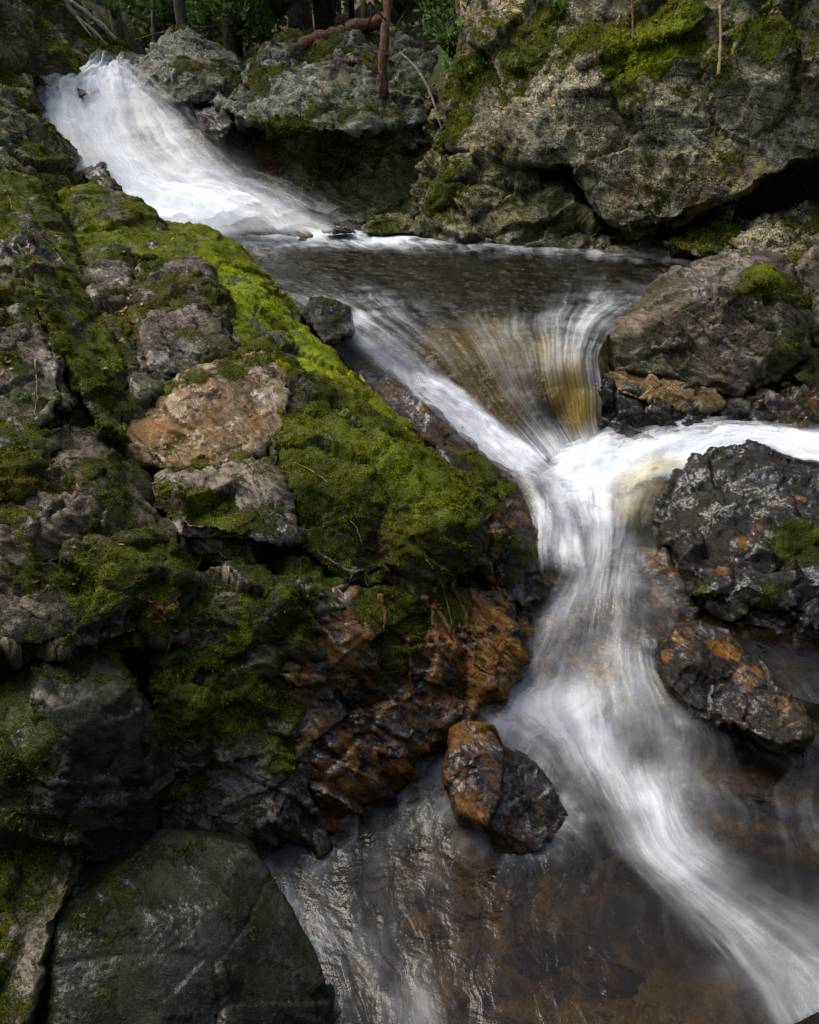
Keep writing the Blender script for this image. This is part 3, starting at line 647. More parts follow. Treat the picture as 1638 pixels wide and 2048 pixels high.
for k, (x, y, d_, r_, rs, lab) in enumerate([
    (1490, 1560, 2.12, 62, 1, 'bright amber stone under the clear water at the right edge'), (1600, 1600, 2.05, 70, 1, 'orange stone under the shallow water, farthest right'),
    (1530, 1660, 1.98, 50, .6, 'brown stone under the shallow water below the amber one'), (1440, 1470, 2.3, 55, .7, 'brown sunken stone below the orange rimmed rock'),
    (870, 1850, 1.62, 60, .9, 'rusty sunken stone in the bottom pool'), (800, 1560, 2.12, 75, .8, 'tan sunken stone beside the rusty rock face'),
    (720, 1640, 2.0, 60, .9, 'pale orange sunken stone at the foot of the rusty face'), (990, 1800, 1.72, 70, .5, 'dark sunken stone below the trailing wet rock'),
    (1080, 1900, 1.6, 80, .3, 'large dark sunken stone at the bottom centre'), (930, 1980, 1.5, 60, .6, 'brown sunken stone near the bottom edge'),
    (1560, 1380, 2.45, 60, .5, 'olive sunken stone in the side pool at right'), (1240, 1960, 1.52, 70, .3, 'black sunken stone beside the white current'),
    (760, 1940, 1.52, 55, .8, 'orange brown sunken stone beside the smooth boulder')]):
    ang = np.linspace(0, 6.28, 8)[:-1] + k; rgk = np.random.RandomState(k)
    pts = [(x + math.cos(a) * r_ * (.8 + .4 * rgk.rand()), y + math.sin(a) * r_ * .55 * (.8 + .4 * rgk.rand()), d_ - math.sin(a) * r_ * .0009 + .0) for a in ang] + [(x, y - 10, d_ - .06)]
    # set down so the top stays just under the surface
    zt = -1.13 if y > 1700 else (-1.07 if y > 1600 else (-1.0 if y > 1500 else -.93)); zt = -.86 if y < 1400 else zt
    pts = [(px_, py_, P(px_, py_, 1)[1] * 0 + (ray(px_, py_)[1] * ((zt - .055 - .05 * (i < 7) - CAMZ) / ray(px_, py_)[2]))) for i, (px_, py_, _d) in enumerate(pts)]
    rock('sunken_stone', [pts], 'bed' if rs > .4 else 'wetdark', lab, group='sunken stones on the stream bed', rust=rs, seed=100 + k, thick=.12, voxel=.010, chip=(6, .02), fine=(18, .006), lump=.02, rough=.3, amp=.7)

HITS = [o for l in ROCKS.values() for o in l]
# ---- worn, rusty, wet and mossy zones
brush([main_slope, mossy_face], 'bright', [(480, 560, .28, 1.0), (560, 660, .28, 1.1), (610, 720, .25, 1.3), (520, 600, .25, 1.0), (430, 500, .2, .4), (850, 960, .25, .35), (780, 900, .2, .35), (640, 860, .25, .25)])
brush([mossy_face], 'moss', [(600, 790, .12, .35), (480, 980, .10, .2), (700, 1170, .12, .4), (980, 1050, .10, .3), (960, 1120, .12, .25)])
brush([mossy_face], 'rust', [(990, 1050, .08, 1.0), (960, 1150, .15, .8), (720, 1170, .12, .7), (1000, 1030, .06, 1)])
brush([tawny], 'pale', [(560, 800, .12, .8), (545, 730, .12, .7), (520, 890, .1, .7)])
brush([tawny], 'moss', [(500, 715, .10, .5), (560, 770, .06, .1), (420, 750, .08, .4), (400, 900, .12, .1), (300, 830, .2, -.3), (420, 820, .2, -.3)])
brush([tawny], 'moss', [(330, 775, .08, .8), (390, 755, .08, .7), (460, 735, .08, .8), (530, 712, .08, .9), (572, 820, .06, .6), (560, 870, .07, .8), (480, 918, .08, .7), (400, 925, .06, .6)])
brush([tawny], 'wet', [(260, 900, .18, .9), (290, 830, .12, .6)])
brush([tawny], 'rust', [(320, 840, .2, .8), (480, 880, .12, .6), (390, 840, .15, .6)])
brush([ledge], 'moss', [(420, 1020, .12, .9), (500, 1000, .06, .2), (430, 1075, .05, -.2), (360, 1070, .05, -.2), (430, 950, .08, 0)])
brush([ledge], 'pale', [(430, 1080, .10, 1), (370, 1060, .06, 1), (490, 985, .08, .9), (500, 1075, .06, 1)])
brush([rusty, dark_moss], 'moss', [(800, 1230, .18, .75), (900, 1220, .12, .7), (760, 1180, .15, .8), (940, 1290, .12, .4), (780, 1350, .10, .45), (650, 1400, .06, .3), (720, 1290, .08, .2)])
brush([rusty, dark_moss], 'moss', [(690, 1180, .05, -.5), (655, 1215, .05, -.5), (625, 1265, .05, -.5), (595, 1315, .05, -.5), (565, 1350, .05, -.5)])
brush([rusty, dark_moss], 'pale', [(688, 1182, .035, 3.0), (670, 1200, .035, 3.0), (652, 1222, .035, 3.0), (635, 1248, .035, 3.0), (618, 1275, .035, 3.0), (600, 1305, .035, 2.5), (580, 1332, .03, 2.5)])
brush([pointed], 'pale', [(95, 1310, .04, .7), (90, 1400, .05, .6), (85, 1470, .06, .8), (100, 1540, .06, .8), (75, 1600, .07, .6)])
brush([pointed], 'moss', [(60, 1340, .10, .5), (40, 1500, .12, .6), (160, 1400, .10, .15), (230, 1360, .12, -.2)])
brush([leaning], 'pale', [(1420, 540, .22, .55), (1340, 590, .2, .5), (1480, 520, .15, .6), (1270, 640, .15, .3), (1430, 620, .08, .5)])
brush([leaning], 'moss', [(1540, 545, .26, 1.1), (1580, 570, .22, 1.1), (1400, 560, .28, -.1), (1280, 640, .2, 0.0), (1330, 680, .2, .45), (1450, 700, .2, .35)])
brush([leaning], 'bright', [(1545, 540, .14, .5)])
brush([right_big], 'rust', [(1560, 1010, .05, .8), (1490, 1085, .05, .8), (1440, 1140, .05, .8), (1600, 1000, .05, .8), (1590, 1130, .03, .9), (1520, 1050, .04, .8)])
brush([right_big], 'moss', [(1600, 1090, .2, .6), (1500, 1190, .15, .45), (1620, 1200, .2, .4)])
brush([orange_r], 'rust', [(1360, 1270, .08, 1.0), (1330, 1310, .05, 1.0), (1450, 1300, .08, .9), (1500, 1350, .08, 1.0), (1560, 1410, .06, .6)])
brush([cliff], 'moss', [(1040, 150, .3, .6), (1130, 130, .3, .5), (1240, 200, .25, .6), (1480, 250, .25, .5), (1100, 280, .25, .5), (1600, 150, .3, .5), (1330, 330, .25, .5), (1310, 80, .35, 1.1), (1260, 110, .3, 1.1), (1370, 60, .3, 1.0), (1180, 60, .3, .8), (1080, 60, .4, .7), (1480, 60, .4, .6), (1550, 50, .4, .7), (1440, 130, .3, .5), (1130, 200, .4, .15), (1200, 300, .4, .25), (1350, 250, .3, .2), (1560, 250, .5, .05), (1300, 420, .4, .45), (1500, 200, .3, .1), (1040, 250, .3, .1), (940, 150, .3, .8), (900, 250, .3, .8)])
brush([cliff], 'bright', [(1310, 80, .35, .6), (1260, 100, .3, .6)])
brush([cliff], 'pale', [(1050, 280, .3, .7), (1580, 230, .4, .35), (1430, 60, .2, .5), (1240, 240, .3, .2)])
brush([cliff], 'rust', [(1290, 380, .4, .6), (1200, 330, .3, .4), (1450, 360, .3, .6)])
brush([plateau], 'moss', [(560, 240, .4, .8), (640, 220, .3, .6), (700, 290, .5, .4), (520, 265, .3, .9)])
brush([knee], 'moss', [(200, 1030, .2, .6), (100, 960, .15, .5), (60, 1060, .15, -.1), (150, 1000, .08, -.1), (270, 1080, .12, .6)])

for o_ in HITS:
    far = float((np.array(o_.location)[1])) > 6.5
    moss_tufts(o_, count_per_m2=4200 if far else 42000, size=.019 if far else .0068, cap=50000 if far else 110000)

# ================================================================== WATER
def water_mat(name, tint, foam_col=(.84, .87, .90), su=20., sv=1.0, streak=1.0, ripple=.01, swirl=.12, rough=.08, soft=.6, base=True, body=(.26, .185, .035), gain=1., chop=0., shade=.6, off=0., gloss=1., blobw=1.5):
    """Clear tannin brown water carrying soft white foam drawn out along the flow (UV v = metres downstream). base=False: spray and foam only."""
    mat = bpy.data.materials.new(name); t = NT(mat)
    uv = t.n('ShaderNodeUVMap', uv_map='flow').outputs[0]
    obj = t.n('ShaderNodeTexCoord').outputs['Object']
    uv = t.vadd(uv, (off, off * 1.7, off))
    obj = t.vadd(obj, (off, off, off))
    w = t.vmul(t.vadd(t.noise(obj, 3.0, 2, .5, col=True), (-.5, -.5, -.5)), (swirl, swirl * .3, 0))
    uvw = t.vadd(uv, w)
    s1 = t.noise(t.vmul(uvw, (su * .22, sv * .9, 1)), 1, 3, .55)          # broad soft bands
    s2 = t.noise(t.vmul(uvw, (su, sv, 1)), 1, 4, .6)                       # strands
    s3 = t.noise(t.vmul(uvw, (su * 6, sv * 3.0, 1)), 1, 2, .6)             # fibres
    blob = t.noise(obj, 3.2, 5, .62)
    fa = t.attr('foam')
    n_ = t.math('ADD', t.math('MULTIPLY', t.math('SUBTRACT', s1, .5), .9), t.math('ADD', t.math('MULTIPLY', t.math('SUBTRACT', s2, .5), .8), t.math('ADD', t.math('MULTIPLY', t.math('SUBTRACT', s3, .5), .30), t.math('MULTIPLY', t.math('SUBTRACT', blob, .5), blobw))))
    n_ = t.math('MULTIPLY', n_, streak)
    lev = t.math('MULTIPLY', fa, gain)
    f = t.math('ADD', lev, t.math('MULTIPLY', n_, t.math('ADD', .10, t.math('MULTIPLY', lev, .9))))
    f = t.ramp(f, .02, 1.05, 0, .97)
    ed = t.attr('edge')
    em = t.ramp(t.math('ADD', ed, t.math('MULTIPLY', n_, .45)), .0, 1.0)
    f = t.math('MULTIPLY', f, em)
    hh = t.math('ADD', t.math('MULTIPLY', s2, .6), t.math('ADD', t.math('MULTIPLY', s1, 1.0), t.math('MULTIPLY', s3, .12)))
    nrm = t.bump(hh, ripple, 1.0)
    if chop > 0:
        ch = t.noise(t.vmul(t.vadd(obj, t.vmul(t.noise(obj, 4, 2, col=True), (.2, .2, .2))), (1, 1.6, 1)), 10, 4, .6)
        nrm = t.bump(ch, chop, 1.0, nrm)
    cl = t.n('ShaderNodeBsdfTransparent')
    gl = t.n('ShaderNodeBsdfGlossy'); gl.inputs['Roughness'].default_value = rough; t.l(nrm, gl.inputs['Normal'])
    fr = t.n('ShaderNodeFresnel'); fr.inputs[0].default_value = 1.33; t.l(nrm, fr.inputs['Normal'])
    frf = fr.outputs[0]
    if base:
        tr = t.n('ShaderNodeBsdfTransparent'); tr.inputs[0].default_value = (*tint, 1)
        bd = t.n('ShaderNodeBsdfDiffuse'); bd.inputs[0].default_value = (*body, 1)
        tb = t.n('ShaderNodeMixShader'); t.l(t.math('ADD', .01, t.math('MULTIPLY', t.attr('murk'), t.ramp(s2, .3, .7, .5, 1.2)), clamp=True), tb.inputs[0]); t.l(tr.outputs[0], tb.inputs[1]); t.l(bd.outputs[0], tb.inputs[2]); lower = tb
    else:
        lower = cl; frf = t.math('MULTIPLY', frf, t.math('MULTIPLY', t.ramp(fa, .05, .4, 0, gloss), em), clamp=True)
    mx = t.n('ShaderNodeMixShader'); t.l(frf, mx.inputs[0]); t.l(lower.outputs[0], mx.inputs[1]); t.l(gl.outputs[0], mx.inputs[2])
    fc = t.mix(t.ramp(t.math('ADD', t.math('MULTIPLY', s1, .5), t.math('ADD', t.math('MULTIPLY', s2, .3), t.math('MULTIPLY', blob, .2))), .38, .60), tuple(c_ * k_ for c_, k_ in zip(foam_col, (shade, shade * 1.05, shade * 1.10))), foam_col)
    if not base: fc = t.mix(t.math('MULTIPLY', t.attr('murk'), .9), fc, (.62, .56, .34))
    df = t.n('ShaderNodeBsdfDiffuse'); t.l(fc, df.inputs[0]); t.l(t.bump(t.math('ADD', s2, s1), ripple * .6, .6), df.inputs['Normal'])
    tl = t.n('ShaderNodeBsdfTranslucent'); t.l(fc, tl.inputs[0])
    fm = t.n('ShaderNodeMixShader'); fm.inputs[0].default_value = .35; t.l(df.outputs[0], fm.inputs[1]); t.l(tl.outputs[0], fm.inputs[2])
    m2 = t.n('ShaderNodeMixShader'); t.l(f, m2.inputs[0]); t.l(mx.outputs[0], m2.inputs[1]); t.l(fm.outputs[0], m2.inputs[2])
    res = m2
    if base:
        m3 = t.n('ShaderNodeMixShader'); t.l(t.ramp(ed, .0, soft), m3.inputs[0]); t.l(cl.outputs[0], m3.inputs[1]); t.l(m2.outputs[0], m3.inputs[2]); res = m3
    t.out(res.outputs[0])
    return mat
M['pool'] = water_mat('pool_water', (.24, .22, .11), su=26, sv=.38, ripple=.016, chop=.048, streak=1.6, rough=.06)
M['stream'] = water_mat('stream_water', body=(.34, .19, .085), tint=(.42, .39, .26), su=13, sv=1.5, ripple=.008, swirl=.45, chop=.009, rough=.10, streak=1.9)
M['cascade'] = water_mat('cascade_water', (.60, .48, .32), su=17, sv=.9, ripple=.016, rough=.15, base=False, streak=1.1, gain=.85)
M['froth'] = water_mat('white_froth', (.60, .48, .32), su=9, sv=3.0, ripple=.02, rough=.3, base=False, streak=.8, gain=1.15, swirl=.5, shade=.75)
M['mist'] = water_mat('fine_spray', (.7, .7, .7), su=12, sv=1.4, ripple=.006, rough=.4, base=False, streak=1.5, gain=.50, swirl=.35, shade=.8, off=3.7, gloss=0.)
M['mist2'] = water_mat('finer_spray', (.7, .7, .7), su=8, sv=2.0, ripple=.006, rough=.4, base=False, streak=1.7, gain=.40, swirl=.6, shade=.9, off=8.1, gloss=0.)
M['fall'] = water_mat('waterfall_water', (.30, .30, .28), foam_col=(.88, .87, .83), blobw=1.1, su=12, sv=.32, ripple=.03, rough=.25, base=False, streak=1.0, gain=1.15, shade=.50, gloss=0.)
M['fallmist'] = water_mat('fall_spray', (.7, .7, .7), blobw=.6, su=8, sv=.3, ripple=.01, rough=.5, base=False, streak=1.0, gain=.55, swirl=.15, shade=.85, off=3.1, gloss=0.)
M['fallmist2'] = water_mat('fall_fine_spray', (.7, .7, .7), blobw=.6, su=14, sv=.35, ripple=.01, rough=.5, base=False, streak=1.2, gain=.5, swirl=.2, shade=.9, off=6.1, gloss=0.)
M['veil2'] = water_mat('veil_spray', (.7, .7, .7), su=26, sv=.7, ripple=.01, rough=.2, base=False, streak=1.8, gain=.6, swirl=.2, shade=.8, off=2.3)
M['veil'] = water_mat('veil_water', (.80, .72, .62), su=16, sv=1.0, ripple=.016, rough=.15, base=False, streak=1.5, soft=.8)

WPTS = []
def patch(name, rows, mat, label=None, nu=90, nv=220, edges=(0, 0, 0, 0), bumpz=.012, wave=(6, 2), kind='structure', under=.10, z=None, lift=0., cat=None, murk=(), fk=1., splash=0.):
    """rows run downstream; each row lists (px, py, z-or-depth, foam) across. edges: metres over which left,right,start,end fade."""
    ctl = []
    for r in rows:
        line = []
        for q in r:
            p = PZ(q[0], q[1], q[2]) if q[2] < 3.9 and z != 'depth' else P(q[0], q[1], q[2])
            line.append([*p, q[3] * (fk if (fk == 1 or len(ctl) > 1) else 1)])
        ctl.append(line)
    ctl = np.array(ctl, float)
    if under is not None: WPTS.extend([(c[0], c[1], c[2] - under) for c in ctl.reshape(-1, 4)])
    a = catmull(ctl, nv); a = catmull(a.transpose(1, 0, 2), nu).transpose(1, 0, 2)   # (nv, nu, 4)
    pos = a[..., :3]; foam = np.clip(a[..., 3], 0, 1.2)
    wl = np.linalg.norm(np.diff(pos, axis=1), axis=2).sum(1); width = wl.mean()
    vlen = np.concatenate([[0], np.cumsum(np.linalg.norm(np.diff(pos[:, nu // 2], axis=0), axis=1))])
    U = np.linspace(0, width, nu)[None, :].repeat(nv, 0); Vv = vlen[:, None].repeat(nu, 1)
    q = np.stack([U * wave[0], Vv * wave[1], U * 0 + 3.3], -1).reshape(-1, 3)
    pos = pos.reshape(-1, 3).copy()
    h = fbm(q, 4).reshape(-1) * bumpz * (1 + 1.2 * foam.ravel())
    pos[:, 2] += h + lift
    if splash: foam = np.clip(foam + (splash * near_rocks(pos) * (.6 + .8 * fbm(pos * 14, 3))).reshape(foam.shape), 0, 1.2)
    idx = np.arange(nu * nv).reshape(nv, nu)
    f = np.stack([idx[:-1, :-1], idx[1:, :-1], idx[1:, 1:], idx[:-1, 1:]], -1).reshape(-1, 4)
    org = np.array([pos[:, 0].mean(), pos[:, 1].mean(), pos[:, 2].min()])
    m = np_mesh(name, pos - org, f)
    uvl = m.uv_layers.new(name='flow')
    li = np.empty(len(m.loops), np.int32); m.loops.foreach_get('vertex_index', li)
    uvl.data.foreach_set('uv', np.stack([U.ravel()[li], Vv.ravel()[li]], 1).astype(np.float32).ravel())
    ed = np.ones((nv, nu)) * 2
    if edges[0]: ed = np.minimum(ed, U / edges[0])
    if edges[1]: ed = np.minimum(ed, (width - U) / edges[1])
    if edges[2]: ed = np.minimum(ed, Vv / edges[2])
    if edges[3]: ed = np.minimum(ed, (vlen[-1] - Vv) / edges[3])
    mk = np.zeros(len(pos))
    for mx_, my_, mr_, mv_ in murk:
        rr = ray(mx_, my_); rr = rr / np.linalg.norm(rr); dd = pos - CAM; tt_ = dd @ rr; off = np.linalg.norm(dd - tt_[:, None] * rr, axis=1)
        ctr = pos[off.argmin()]; mk = np.maximum(mk, mv_ * (1 - sstep(.3, 1.0, np.linalg.norm((pos - ctr) * np.array([1, .6, .8]), axis=1) / mr_)))
    set_attr(m, 'murk', mk); set_attr(m, 'foam', foam.ravel()); set_attr(m, 'edge', ed.ravel())
    m.materials.append(M[mat])
    o = link(bpy.data.objects.new(name, m)); o.location = org
    if kind == 'structure': tag(o, label, cat, kind='structure')
    else: tag(o, label, cat)
    return o

def layered(name, rows, mats, lifts, fks, **kw):
    u0 = kw.pop('under', None)
    ed0 = kw.pop('edges', (0, 0, 0, 0))
    for i, (m_, l_, k_) in enumerate(zip(mats, lifts, fks)):
        patch(name if i == 0 else name.replace('_water', '') + '_spray', rows, m_, under=u0 if i == 0 else None, lift=l_, fk=k_, edges=tuple(e_ * (1 + .5 * i) for e_ in ed0), **kw)
WET = [amber, amber_tail, right_big, orange_r, rusty, veil_rock, mid_bed, olive_boulder, pointed, dark_moss, leaning, under_dark, small_lip]
def near_rocks(pos, reach=.06):
    d = np.full(len(pos), 1e9)
    for o in WET:
        b_ = bvh_of(o); bb = get_co(o.data) + ob_info[o.name]['org']; lo, hi = bb.min(0) - reach * 2, bb.max(0) + reach * 2
        for i in np.nonzero(((pos > lo) & (pos < hi)).all(1))[0]:
            h = b_.find_nearest(Vector(pos[i]), reach * 2)
            if h[0] is not None: d[i] = min(d[i], h[3])
    return np.exp(-(d / reach) ** 2)
patch('pool_water', [
    [(300, 452, 0, 1.0), (450, 454, 0, 1.0), (600, 455, 0, .9), (720, 458, 0, .5), (860, 455, 0, .1), (1050, 465, 0, 0), (1250, 480, 0, 0), (1450, 490, 0, 0)],
    [(330, 470, 0, 1.3), (460, 474, 0, 1.2), (580, 474, 0, 1.1), (700, 476, 0, .8), (850, 480, 0, .5), (1040, 492, 0, .30), (1230, 508, 0, .28), (1440, 525, 0, .1)],  # foam towards the right paints in the sparkle of the far ripples
    [(400, 500, 0, .3), (500, 502, 0, .25), (620, 502, 0, .08), (760, 508, 0, .05), (900, 514, 0, .05), (1050, 520, 0, .06), (1220, 530, 0, .06), (1430, 548, 0, .05)],
    [(480, 560, 0, .04), (560, 560, 0, .06), (690, 558, 0, .07), (830, 556, 0, .04), (950, 560, 0, .03), (1080, 563, 0, .03), (1210, 572, 0, .16), (1400, 590, 0, .1)],
    [(560, 615, 0, .12), (640, 612, 0, .28), (745, 606, 0, .28), (860, 604, 0, .08), (970, 606, 0, .05), (1080, 612, 0, .08), (1180, 618, 0, .35), (1290, 625, 0, .2)],
    [(620, 665, -.03, .3), (690, 650, -.03, .52), (790, 645, -.03, .22), (890, 640, -.03, .12), (985, 645, -.03, .12), (1075, 655, -.03, .22), (1155, 655, -.03, .40), (1230, 660, -.03, .3)],
    [(700, 740, -.17, .15), (775, 715, -.13, .24), (860, 705, -.11, .14), (940, 705, -.11, .12), (1015, 710, -.11, .18), (1085, 715, -.11, .22), (1145, 712, -.10, .26), (1200, 712, -.10, .45)],
    [(800, 830, -.37, .35), (865, 800, -.33, .60), (930, 790, -.31, .12), (990, 785, -.30, .14), (1045, 785, -.29, .20), (1100, 785, -.28, .10), (1155, 782, -.28, .06), (1205, 780, -.27, .6)],
    [(900, 905, -.50, .85), (945, 870, -.46, 1.0), (990, 855, -.45, .35), (1035, 845, -.44, .16), (1080, 843, -.43, .22), (1120, 840, -.43, .10), (1160, 838, -.42, .06), (1205, 832, -.42, .5)],
    [(1040, 985, -.60, 1.0), (1055, 960, -.59, 1.0), (1080, 940, -.58, .8), (1105, 925, -.58, .7), (1130, 915, -.57, .7), (1155, 905, -.57, .7), (1180, 895, -.56, .8), (1212, 885, -.56, .9)]],
    'pool', nu=220, nv=420, bumpz=.010, murk=[(1100, 700, .20, .35), (1130, 760, .20, .55), (1160, 815, .18, .65), (1185, 865, .14, .6), (980, 725, .50, .20), (900, 690, .3, .14)], under=.16, edges=(.10, .05, 0, .08))
# thin spill over the ledge left of the chute
layered('side_spill', [
    [(650, 690, -.05, .2), (680, 670, -.03, .35), (720, 655, -.01, .45)],
    [(720, 760, -.24, .15), (760, 735, -.19, .30), (800, 720, -.14, .35)],
    [(800, 830, -.40, .2), (850, 810, -.34, .35), (900, 800, -.31, .5)],
    [(900, 900, -.52, .2), (945, 885, -.47, .30), (985, 870, -.44, .8)],
    [(985, 970, -.60, .15), (1020, 955, -.57, .25), (1060, 935, -.54, .9)],
    [(1070, 1040, -.66, .2), (1095, 1015, -.63, .4), (1125, 985, -.60, .8)]],
    ['veil', 'veil2'], [.12, .14], [1.9, 1.8], nu=90, nv=240, edges=(.12, .08, .1, .3), bumpz=.015)
layered('side_veil', [
    [(1000, 965, -.53, .1), (1040, 970, -.53, .3), (1085, 985, -.54, .4), (1120, 1000, -.55, .6)],
    [(1035, 1020, -.56, .15), (1065, 1030, -.56, .4), (1100, 1040, -.57, .45), (1140, 1050, -.58, .6)],
    [(1060, 1090, -.62, .2), (1085, 1095, -.62, .42), (1115, 1100, -.63, .35), (1160, 1110, -.64, .5)],
    [(1060, 1200, -.74, .1), (1085, 1200, -.73, .25), (1120, 1195, -.72, .3), (1170, 1190, -.71, .5)]],
    ['veil', 'veil2'], [.10, .13], [1.6, 1.5], nu=70, nv=120, edges=(.06, .05, .05, .30), bumpz=.012)
# white water coming in from the right and the cascade down the middle
layered('side_stream', [
    [(1900, 960, -.42, 1.0), (1900, 920, -.42, 1.0), (1900, 880, -.42, .7), (1900, 850, -.42, .2)],
    [(1640, 945, -.46, 1.0), (1640, 915, -.45, .95), (1640, 885, -.45, .6), (1640, 860, -.45, .15)],
    [(1520, 905, -.47, 1.0), (1520, 888, -.46, .95), (1520, 872, -.46, .6), (1520, 856, -.45, .15)],
    [(1430, 920, -.50, .75), (1420, 896, -.49, .95), (1410, 872, -.48, .9), (1400, 848, -.47, .25)],
    [(1370, 960, -.55, .30), (1345, 915, -.53, .95), (1325, 878, -.51, 1.05), (1315, 838, -.48, .5)],
    [(1290, 985, -.58, .5), (1275, 940, -.56, 1.1), (1255, 890, -.53, 1.2), (1240, 850, -.50, .6)],
    [(1200, 1010, -.60, 1.0), (1180, 970, -.58, 1.2), (1165, 925, -.56, 1.2), (1165, 890, -.54, .8)],
    [(1085, 1010, -.61, .7), (1080, 985, -.60, 1.0), (1080, 955, -.585, 1.0), (1090, 925, -.57, .7)]],
    ['froth', 'mist', 'mist2'], [.03, .055, .085], [.9, 1.0, .8], murk=[(1340, 960, .22, 1.0), (1290, 1000, .18, .9)], nu=90, nv=240, wave=(7, 2.5), bumpz=.022, edges=(.10, .16, 0, .22), under=.16)
layered('cascade_water', [
    [(1030, 960, -.60, .8), (1110, 940, -.59, 1.0), (1180, 920, -.58, 1.2), (1250, 905, -.57, 1.1), (1330, 900, -.56, .9), (1420, 905, -.56, .6)],
    [(1090, 1025, -.62, .75), (1145, 1010, -.61, .9), (1200, 995, -.60, 1.0), (1265, 980, -.59, .80), (1335, 960, -.585, .42), (1400, 945, -.58, .35)],
    [(1120, 1080, -.635, .5), (1165, 1080, -.63, .55), (1208, 1080, -.63, .72), (1255, 1065, -.63, .42), (1300, 1045, -.63, .35), (1345, 1025, -.62, .42)],
    [(1110, 1180, -.70, .42), (1150, 1170, -.70, .62), (1200, 1165, -.69, .68), (1245, 1160, -.69, .55), (1300, 1145, -.69, .22), (1370, 1120, -.68, .3)],
    [(1045, 1265, -.78, .25), (1110, 1255, -.77, .58), (1180, 1250, -.77, .45), (1240, 1245, -.76, .42), (1310, 1240, -.76, .16), (1400, 1225, -.76, .08)],
    [(985, 1370, -.85, .30), (1080, 1340, -.83, .55), (1165, 1335, -.83, .38), (1240, 1335, -.83, .50), (1300, 1335, -.83, .42), (1350, 1350, -.83, .2)],
    [(900, 1455, -.90, .22), (1040, 1425, -.88, .75), (1160, 1425, -.88, 1.15), (1255, 1435, -.89, .42), (1350, 1440, -.89, .55), (1440, 1455, -.90, .25)],
    [(1010, 1520, -.98, .18), (1110, 1515, -.96, .60), (1200, 1520, -.96, 1.0), (1275, 1530, -.97, .30), (1370, 1525, -.96, .50), (1480, 1540, -.96, .18)],
    [(1120, 1625, -1.04, .10), (1180, 1620, -1.03, .32), (1240, 1618, -1.01, .80), (1305, 1605, -1.00, 1.35), (1375, 1605, -1.00, .48), (1510, 1620, -1.02, .10)],
    [(1150, 1725, -1.08, .04), (1225, 1715, -1.08, .28), (1285, 1705, -1.07, .90), (1350, 1700, -1.06, .95), (1430, 1695, -1.06, .30), (1570, 1700, -1.07, .08)],
    [(1210, 1810, -1.10, .03), (1305, 1795, -1.10, .25), (1385, 1795, -1.09, .66), (1455, 1785, -1.09, .48), (1540, 1775, -1.09, .20), (1660, 1780, -1.09, .06)],
    [(1290, 1960, -1.12, .03), (1400, 1910, -1.12, .18), (1495, 1890, -1.11, .62), (1590, 1880, -1.11, .66), (1670, 1850, -1.11, .25), (1780, 1840, -1.11, .06)],
    [(1420, 2140, -1.13, .03), (1520, 2090, -1.13, .16), (1610, 2040, -1.13, .5), (1720, 1990, -1.12, .66), (1800, 1950, -1.12, .25), (1900, 1930, -1.12, .06)]],
    ['cascade', 'mist', 'mist2'], [.02, .04, .065], [.66, .70, .70], murk=[(1330, 980, .24, 1.0), (1280, 1020, .2, .9)], nu=150, nv=520, wave=(6, 1.4), bumpz=.016, splash=.22, edges=(.24, .36, .06, 0), under=.11)
# the clear brown pool at the bottom and the shallow run at the right
patch('stream_water', [
    [(560, 1440, -.96, .15), (800, 1425, -.92, .4), (930, 1420, -.90, .5), (1100, 1440, -.92, .3), (1300, 1400, -.92, .2), (1500, 1390, -.88, .05), (1700, 1330, -.84, .04)],
    [(500, 1600, -1.06, .10), (700, 1570, -1.04, .30), (840, 1520, -1.01, .42), (1050, 1530, -1.01, .15), (1300, 1500, -1.0, .15), (1500, 1500, -.97, .10), (1720, 1450, -.93, .05)],
    [(380, 1680, -1.09, .12), (600, 1660, -1.09, .22), (800, 1640, -1.08, .30), (1050, 1660, -1.07, .12), (1300, 1640, -1.05, .15), (1500, 1630, -1.03, .22), (1740, 1600, -1.0, .12)],
    [(380, 1800, -1.11, .05), (600, 1790, -1.11, .30), (780, 1790, -1.11, .22), (1050, 1790, -1.11, .06), (1300, 1760, -1.10, .1), (1500, 1740, -1.09, .12), (1780, 1700, -1.06, .25)],
    [(450, 1900, -1.12, .05), (640, 1890, -1.12, .34), (800, 1900, -1.12, .28), (1050, 1900, -1.12, .04), (1300, 1890, -1.12, .05), (1550, 1850, -1.11, .1), (1800, 1800, -1.09, .15)],
    [(450, 2060, -1.13, .05), (660, 2020, -1.13, .25), (850, 2030, -1.13, .32), (1050, 2040, -1.13, .05), (1300, 2040, -1.13, .05), (1600, 2000, -1.12, .08), (1900, 1950, -1.11, .1)],
    [(450, 2240, -1.13, .05), (660, 2220, -1.13, .2), (850, 2240, -1.13, .3), (1050, 2240, -1.13, .05), (1300, 2240, -1.13, .05), (1650, 2200, -1.12, .05), (2050, 2150, -1.11, .1)]],
    'stream', nu=200, nv=320, lift=-.03, fk=.48,  splash=.16, bumpz=.007, wave=(5, 3), under=.13)
patch('shallow_water', [
    [(1400, 1215, -.77, .05), (1500, 1250, -.775, .02), (1640, 1285, -.78, .02), (1850, 1330, -.78, .02)],
    [(1440, 1290, -.80, .05), (1540, 1310, -.80, .03), (1660, 1350, -.80, .03), (1850, 1400, -.80, .02)],
    [(1500, 1380, -.84, .12), (1600, 1400, -.83, .08), (1700, 1430, -.83, .04), (1850, 1460, -.83, .03)]],
    'stream', nu=60, nv=60, bumpz=.005, lift=.005, under=.12)
